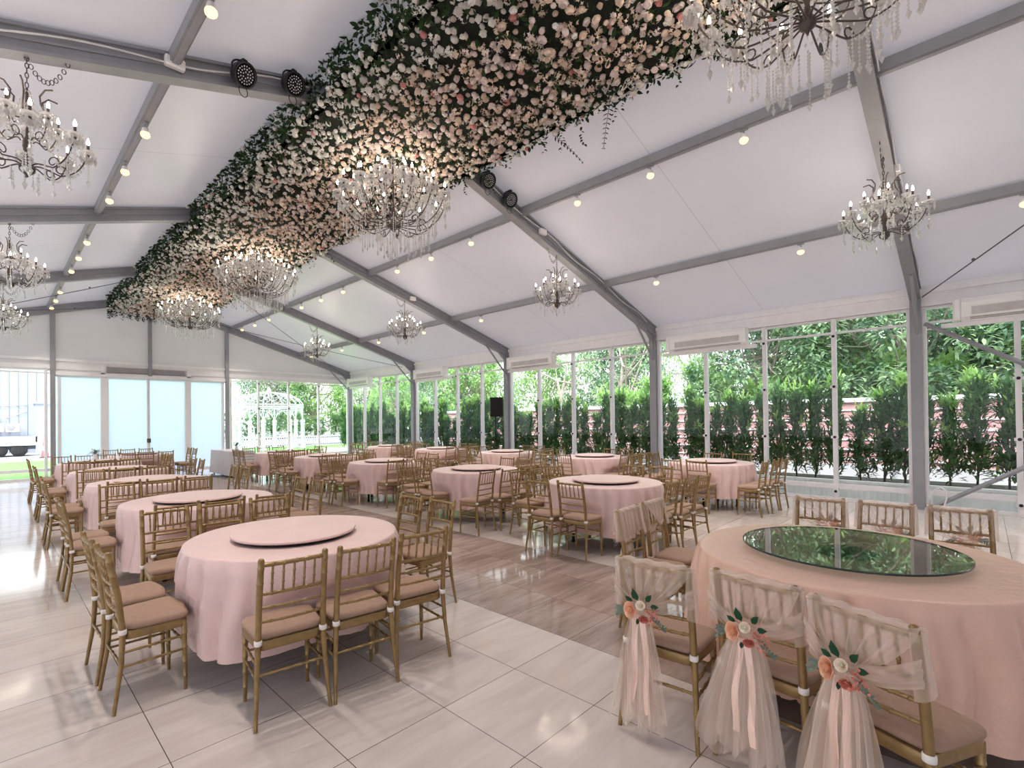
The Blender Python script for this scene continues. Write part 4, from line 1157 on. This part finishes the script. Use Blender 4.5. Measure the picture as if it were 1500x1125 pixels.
while y < 22.5:
    k = max(-2, min(3, int(math.floor((y-YK[0])/BAY))))
    sh = rs.choice((1.0, 1.0, 1.0, .82))
    place_shrub(SV[rs.randrange(6)], (12.5+rs.uniform(-.12, .12), y, .24), (1.86+rs.uniform(-.16, .2))*sh, rs.uniform(.95, 1.3), rs.uniform(0, 6.28),
                'dark green leafy shrub in the planter outside the %s bay of the glass wall' % ORD[k], 'shrubs outside the %s bay' % ORD[k])
    y += rs.uniform(.29, .45)
b = MB(); b.box((14.9, -14, .42), (15.1, 19.5, 1.93)); 
tag(b.obj('garden_wall', 'red_wall'), 'pinkish red wall behind the shrubs', 'wall', kind='structure')
b = MB(); b.box((14.84, -14, 1.93), (15.16, 19.5, 2.03)); b.cur = 1; b.box((14.86, -14, -.13), (15.14, 19.5, .42)); b.cur = 0
for z in (.52, .76, 1.0, 1.24, 1.48, 1.72): b.box((14.87, -14, z), (14.9, 19.5, z+.028))
tag(b.obj('wall_coping', ['coping_white', 'paving']), 'white coping and rails on the red wall', 'wall coping', kind='structure')
SB = [shrub_mesh(200+i, 1.0, .30, 1500, ['leaf_bright', 'leaf_lime'], .5, .25) for i in range(2)]
for i in range(15):
    place_shrub(SB[i % 2], (16.75+.2*sin(i*1.9), -4.6+i*1.05+.2*sin(i*2.7), -.13), 2.95+.35*sin(i*1.3), 2.2, i*1.7, 'bright lime bush rising behind the red wall', 'lime bushes behind the red wall', 'garden_bush', 'bush')
def tree_mesh(seed, H, W, base, nclump, per, mats, leaf=.16, dense=1.0):
    r = random.Random(seed); tr = MB(); fo = MB()
    P = [(0, 0, 0)]
    for i in range(1, 6): P.append((r.gauss(0, .10)*i/3, r.gauss(0, .10)*i/3, H*.62*i/5))
    tr.tube(P, [.16*(1-.65*i/5) for i in range(6)], 7)
    for i in range(nclump):
        a = r.uniform(0, 6.28); k = r.random(); z = base+(H-base)*k
        rad = W*sqrt(max(.05, 1-((k-.42)/.62)**2))*r.uniform(.45, 1.0)
        c = Vector((rad*cos(a), rad*sin(a), z)); 
        if i % 3 == 0:
            s = Vector(P[min(5, 2+i % 4)]); m2 = s.lerp(c, .5)+Vector((0, 0, -.15)); tr.tube([s, m2, c], [.05, .03, .012], 5, caps=False)
        fo.cur = 1 if r.random() < .4 else 0
        cr = r.uniform(.40, .72)*W*.32
        for q in range(per):
            v = Vector((r.gauss(0, 1), r.gauss(0, 1), r.gauss(0, .7))); v = v.normalized()*cr*r.uniform(.5, 1.05); p = c+v
            leaf_mb(fo, p, v.normalized()+Vector((r.gauss(0, .6), r.gauss(0, .6), r.gauss(-.2, .4))), (0, 0, 1), leaf*r.uniform(.7, 1.2), leaf*.45)
    return tr.mesh('trunk', 'pale_bark'), fo.mesh('crown', mats)
TV = [tree_mesh(1, 6.2, 2.5, 1.2, 210, 80, ['leaf_tree', 'leaf_tree_dark'], .18), tree_mesh(2, 6.8, 2.7, 1.5, 210, 80, ['leaf_tree_dark', 'leaf_tree'], .18),
      tree_mesh(3, 5.2, 2.2, .9, 150, 56, ['leaf_bright', 'leaf_tree'], .2), tree_mesh(4, 6.0, 2.4, 2.2, 34, 40, ['leaf_tree', 'leaf_bright'], .15)]
def place_tree(v, x, y, sc, rz, label, group='garden trees'):
    t = empty('garden_tree', (x, y, -.13), rz); t.scale = (sc, sc, sc); tag(t, label, 'tree', group)
    for me in TV[v]:
        o = bpy.data.objects.new(me.name.split('.')[0], me); COL.objects.link(o); o.parent = t
for i, (v, x, y, sc, lab) in enumerate([
    (1, 17.6, -2.6, 1.0, 'dense tree behind the red wall beyond the cross brace'), (0, 17.3, 1.5, 1.0, 'broad leafy tree behind the red wall past the nearest post'), (1, 20.5, 3.9, 1.15, 'dark tree farther back behind the nearest bay'),
    (0, 17.8, 5.0, .95, 'broad tree behind the red wall at the second bay'), (1, 21.0, -.6, 1.15, 'dark tree far behind the nearest post'), (2, 17.6, -1.0, .8, 'low bright tree behind the red wall by the brace'), (2, 17.7, 3.2, .78, 'low bright tree behind the red wall at the nearest bay'),
    (3, 18.5, 10.4, 1.05, 'sparse pale tree in the open sky gap behind the glass wall'), (3, 19.0, 14.2, .95, 'sparse tree behind the loudspeaker'), (2, 18.3, 19.0, 1.0, 'bright tree outside the second bay from the corner'),
    (3, 20.0, 7.9, 1.0, 'thin tree beside the gap of open sky'), (0, 19.5, 22.0, 1.0, 'leafy tree outside the back corner'), (2, 18.5, 27.0, .9, 'bright green tree beyond the back corner'),
    (2, 19.2, 39.5, 1.25, 'bright green tree behind the gazebo on the window side'), (0, 16.6, 41.5, 1.15, 'tall tree behind the gazebo dome'), (2, 22.0, 37.0, 1.1, 'bright tree at the end of the white fence'),
    (0, 24.5, 34.0, 1.1, 'leafy tree at the far corner of the lawn'), (3, 11.6, 44.0, 1.0, 'bare-branched tree behind the gazebo on the door side'), (1, 25.0, 14.0, 1.2, 'dark tree far behind the loudspeaker'), (2, 22.0, 17.5, 1.0, 'bright tree far behind the back corner')]):
    place_tree(v, x, y, sc, i*1.37, lab)
# clipped hedge along the back of the lawn
HV = [shrub_mesh(300+i, 1.0, .5, 1300, ['leaf_hedge', 'leaf_tree'], .3, .12) for i in range(3)]
for i in range(14):
    x = 10.2+i*1.15
    place_shrub(HV[i % 3], (x, 36.6+.25*sin(i*2.1), -.05), 2.1+.25*sin(i*1.7), 1.35, i*1.1, 'clipped green bush in the hedge behind the white gazebo', 'hedge bushes behind the gazebo', 'hedge_bush', 'bush')
b = MB(); b.box((9.5, 35.2, -.05), (26, 35.27, .03)); b.box((9.5, 35.2, .42), (26, 35.27, .52))
x = 9.5
while x < 26: b.box((x, 35.2, -.05), (x+.09, 35.26, .62)); x += .16
tag(b.obj('picket_fence', 'gazebo_white'), 'low white picket fence behind the gazebo', 'fence')

# white wrought-iron gazebo
gz = empty('gazebo', (11.95, 30.6, -.03)); tag(gz, 'white wrought iron gazebo with open dome on the lawn', 'gazebo')
GR = 1.9; ZR = 2.54
for k in range(8):
    a = 2*pi*k/8+.25; x, y = GR*cos(a), GR*sin(a)
    b = MB(); b.lathe([(.18, 0), (.18, .12), (.13, .16), (.12, .3), (.115, 1.45), (.14, 1.5), (.14, 1.56)], 14, (x, y, 0)); b.sphere((x, y, 1.68), .15, 12, 8); b.tube([(x, y, 1.75), (x, y, ZR)], .03, 6)
    b.obj('column', 'gazebo_white', gz)
    b = MB()   # lattice spandrels between columns
    a2 = a+2*pi/8
    def on(s, z, a=a, a2=a2):
        p = Vector((GR*cos(a), GR*sin(a), 0)).lerp(Vector((GR*cos(a2), GR*sin(a2), 0)), s); return (p.x, p.y, z)
    arc = [on(i/12, 1.78+.62*sin(pi*i/12)**.7) for i in range(13)]; b.tube(arc, .022, 5)
    for i in range(1, 12):
        s = i/12; zb = 1.78+.62*sin(pi*s)**.7
        if zb < ZR-.2:
            b.tube([on(s, zb), on(min(1, max(0, s+(.13 if s < .5 else -.13)))*1.0, ZR)], .010, 4); b.tube([on(s, zb), on(max(0, min(1, s+(-.1 if s < .5 else .1))), ZR)], .010, 4)
    b.obj('spandrel', 'gazebo_white', gz)
    b = MB(); P = []
    for i in range(11):
        t = i/10*pi/2; P.append((GR*1.02*cos(t)*cos(a), GR*1.02*cos(t)*sin(a), ZR+.06+.86*sin(t)))
    b.tube(P, .028, 5)
    for s in (.3, .65):
        am = a+2*pi/8*s
        b.tube([(GR*1.02*cos(t)*cos(am), GR*1.02*cos(t)*sin(am), ZR+.06+.86*sin(t)) for t in [q*.12 for q in range(0, 12)]], .012, 4)
    for t, s in ((.45, 1), (.85, 1)):
        b.tube([(GR*1.02*cos(t+.08*sin(6.28*q/16))*cos(a+2*pi/8*q/16), GR*1.02*cos(t+.08*sin(6.28*q/16))*sin(a+2*pi/8*q/16), ZR+.06+.86*sin(t+.12*sin(6.28*q/8))) for q in range(17)], .011, 4)
    b.obj('dome_rib', 'gazebo_white', gz)
b = MB()
for z in (ZR, ZR+.14): b.tube([(GR*1.02*cos(2*pi*i/48), GR*1.02*sin(2*pi*i/48), z) for i in range(48)], .035, 6, closed=True)
for i in range(64):
    a = 2*pi*i/64; b.tube([(GR*1.02*cos(a), GR*1.02*sin(a), ZR), (GR*1.02*cos(a+.08), GR*1.02*sin(a+.08), ZR+.14)], .010, 4)
b.obj('ring_beam', 'gazebo_white', gz)
b = MB(); b.lathe([(.30, .86), (.24, .92), (.10, .98), (.07, 1.05), (.11, 1.10), (.06, 1.16), (.01, 1.26)], 14, (0, 0, ZR)); b.obj('finial', 'gazebo_white', gz)
# small white arch bench beside the gazebo
bn = empty('garden_arch', (9.9, 28.9, -.03)); tag(bn, 'small white scrolled arch beside the gazebo', 'garden arch')
for y in (0, .5):
    b = MB(); b.tube([(-.55+.0, y, 0), (-.55, y, 1.2)]+[(-.55*cos(pi*i/10), y, 1.2+.5*sin(pi*i/10)) for i in range(11)]+[(.55, y, 0)], .035, 6); b.obj('hoop', 'gazebo_white', bn)
b = MB()
for i in range(9): b.tube([(-.55*cos(pi*i/8), 0, 1.2+.5*sin(pi*i/8)), (-.55*cos(pi*i/8), .5, 1.2+.5*sin(pi*i/8))], .012, 4)
for z in (.3, .75): b.tube([(-.55, 0, z), (-.55, .5, z)], .014, 4); b.tube([(.55, 0, z), (.55, .5, z)], .014, 4)
b.obj('rung', 'gazebo_white', bn)

# building, truck and cone outside the door side of the back wall
wb = empty('warehouse', (0, 43, -.13)); tag(wb, 'white corrugated warehouse beyond the turf', 'building')
b = MB(); b.box((-16, 0, 0), (8.5, .3, 6.2))
x = -16
while x < 8.5: b.box((x, -.05, 0), (x+.09, 0, 6.2)); x += .42
b.obj('wall', 'white_wall_out', wb)
b = MB(); b.box((-16.2, -.25, 6.2), (8.7, .4, 6.45)); b.obj('roof_edge', 'ac_grey', wb)
b = MB(); b.box((2.1, -.7, 0), (5.2, 0, 3.1)); b.box((2.0, -.8, 3.1), (5.3, 0, 3.22)); b.obj('annex', 'white_wall_out', wb)
b = MB(); b.tube([(-3, -.08, 2.9), (-1, -.08, 2.85), (1.7, -.08, 3.0)], .02, 5); b.tube([(0, -.08, 1.9), (.9, -.08, 2.25), (1.7, -.08, 2.6)], .02, 5); b.obj('wall_pipe', 'ac_grey', wb)
for x in (.35, 1.05):
    t = empty('outdoor_unit', (x, 42.55, 1.22)); tag(t, 'white outdoor air-conditioning unit on the warehouse wall, %s' % ('beside the annex' if x > 1 else 'away from the annex'), 'outdoor unit')
    b = MB(); b.cbox((0, 0, .26), (.62, .34, .5), bev=.02); b.obj('housing', 'white_paint', t)
    b = MB(); b.lathe([(.002, .175), (.17, .175), (.19, .185), (.17, .19), (.12, .18), (.10, .185), (.002, .182)], 18, M=Matrix.Translation((-.08, 0, .27)) @ Matrix.Rotation(pi/2, 4, 'X')); b.obj('fan_guard', 'ac_grey', t)
    b = MB(); b.box((-.28, -.15, -.05), (-.22, .27, .01)); b.box((.22, -.15, -.05), (.28, .27, .01)); b.obj('bracket', 'grey_steel', t)
t = empty('flatbed_truck', (-.2, 39.2, -.13)); tag(t, 'low flatbed truck parked in front of the white warehouse', 'truck')
b = MB(); b.box((-3.2, -1, .62), (2.15, 1, .78)); b.box((-3.2, -1, .78), (2.15, -.95, 1.12)); b.box((2.08, -1, .78), (2.15, 1, 1.12)); b.obj('bed', 'vehicle_white', t)
b = MB(); b.box((-3.1, -.8, .4), (2.1, .8, .62)); b.obj('chassis', 'vehicle_dark', t)
for x in (-2.2, -1.4, .6, 1.4):
    for y in (-.85, .85):
        b = MB(); M = Matrix.Translation((x, y, .36)) @ Matrix.Rotation(pi/2, 4, 'X'); b.lathe([(.12, -.11), (.34, -.11), (.36, -.08), (.36, .08), (.34, .11), (.12, .11)], 18, M=M); w = b.obj('wheel', 'tyre', t)
        b = MB(); b.lathe([(.002, .10), (.2, .09), (.2, -.09), (.002, -.10)], 14, M=M); b.obj('hub', 'ac_grey', w)
t = empty('traffic_cone', (2.0, 33.6, -.03)); tag(t, 'red traffic cone at the edge of the turf', 'traffic cone')
b = MB(); b.cbox((0, 0, .025), (.42, .42, .05), bev=.01); b.obj('base', 'vehicle_dark', t)
b = MB(); b.lathe([(.16, .05), (.15, .07), (.035, .98), (.0, 1.0)], 18); b.obj('cone', 'cone_red', t)
b = MB(); b.lathe([(.117, .36), (.088, .58)], 18); b.obj('reflective_band', 'white_paint', t)
t = empty('utility_cabinet', (2.5, 34.6, -.03)); tag(t, 'white utility cabinet standing behind the traffic cone', 'cabinet')
b = MB(); b.cbox((0, 0, .5), (.6, .5, 1.0), bev=.02); b.obj('body', 'white_wall_out', t); b = MB(); b.box((.12, -.27, .45), (.18, -.25, .55)); b.obj('latch', 'dark_steel', t)
# white car outside the second bay from the corner
t = empty('parked_car', (14.45, 19.7, -.13), .1); tag(t, 'white car parked outside the glass near the back corner', 'car')
b = MB(); pr = [(-1.9, .35), (-1.95, .75), (-1.5, .9), (-.9, 1.35), (.9, 1.4), (1.5, .95), (1.95, .8), (1.95, .35)]
n = len(pr); vs = [(-.78, x, z) for x, z in pr]+[(.78, x, z) for x, z in pr]
b.add(vs, [tuple(range(n)), tuple(range(2*n-1, n-1, -1))]+[(i, n+i, n+(i+1) % n, (i+1) % n) for i in range(n)]); b.obj('body', 'vehicle_white', t)
b = MB(); b.add([(-.66, -1.47, .93), (.66, -1.47, .93), (.6, -.95, 1.32), (-.6, -.95, 1.32)], [(0, 1, 2, 3)]); b.add([(-.79, -1.3, .95), (-.79, -.85, 1.3), (-.79, .85, 1.33), (-.79, 1.25, .98)], [(0, 1, 2, 3)]); b.obj('window', 'vehicle_dark', t)
for x in (-.72, .72):
    for y in (-1.2, 1.2):
        b = MB(); b.lathe([(.1, -.1), (.31, -.1), (.32, 0), (.31, .1), (.1, .1)], 16, M=Matrix.Translation((x, y, .32)) @ Matrix.Rotation(pi/2, 4, 'Y')); b.obj('wheel', 'tyre', t)

# ------------------------------------------------------------------ sky, sun and camera
w = bpy.data.worlds.new('World'); SC.world = w; w.use_nodes = True
nt = w.node_tree; nt.nodes.clear()
tc = N(nt, 'ShaderNodeTexCoord'); sp = N(nt, 'ShaderNodeSeparateXYZ'); L(nt, tc.outputs['Generated'], sp.inputs[0])
rp = N(nt, 'ShaderNodeValToRGB'); rp.color_ramp.elements[0].color = (.92, .96, 1, 1); rp.color_ramp.elements[0].position = .45
rp.color_ramp.elements[1].color = (.78, .89, 1, 1); rp.color_ramp.elements[1].position = 1
L(nt, sp.outputs[2], rp.inputs[0])
bg = N(nt, 'ShaderNodeBackground'); L(nt, rp.outputs[0], bg.inputs[0]); bg.inputs[1].default_value = 1.7
wo = N(nt, 'ShaderNodeOutputWorld'); L(nt, bg.outputs[0], wo.inputs[0])
sun = bpy.data.lights.new('sun', 'SUN'); sun.energy = 4.2; sun.angle = radians(25); sun.color = (1, .98, .96)
so = bpy.data.objects.new('sun', sun); COL.objects.link(so); so.rotation_euler = Vector((-.50, -.38, .80)).to_track_quat('Z', 'Y').to_euler()

cam = bpy.data.cameras.new('camera'); co = bpy.data.objects.new('camera', cam); COL.objects.link(co)
F_PX, PCX, PCY, YAW, PIT, ROL = 727.5871, 717.4555, 609.3523, .7901, .0081, -.0121
cam.sensor_fit = 'HORIZONTAL'; cam.sensor_width = 36; cam.lens = 36*F_PX/1500
cam.shift_x = (750-PCX)/1500; cam.shift_y = (PCY-562.5)/1500
cam.clip_start = .05; cam.clip_end = 300
Fv = Vector((sin(YAW)*cos(PIT), cos(YAW)*cos(PIT), sin(PIT))); r0 = Vector((cos(YAW), -sin(YAW), 0)); u0 = r0.cross(Fv)
Rv = r0*cos(ROL)+u0*sin(ROL); Uv = u0*cos(ROL)-r0*sin(ROL)
co.matrix_world = Matrix(((Rv.x, Uv.x, -Fv.x, 0), (Rv.y, Uv.y, -Fv.y, 0), (Rv.z, Uv.z, -Fv.z, 1.6), (0, 0, 0, 1)))
SC.camera = co
vs = SC.view_settings; SC.display_settings.display_device = 'sRGB'; vs.view_transform = 'Standard'; vs.look = 'None'; vs.gamma = 1; vs.use_curve_mapping = False; vs.exposure = 0.9
cy = SC.cycles
cy.max_bounces = 8; cy.diffuse_bounces = 4; cy.glossy_bounces = 4; cy.transmission_bounces = 6; cy.transparent_max_bounces = 24
cy.sample_clamp_indirect = 4; cy.sample_clamp_direct = 20; cy.caustics_reflective = False; cy.caustics_refractive = False
cy.use_denoising = True
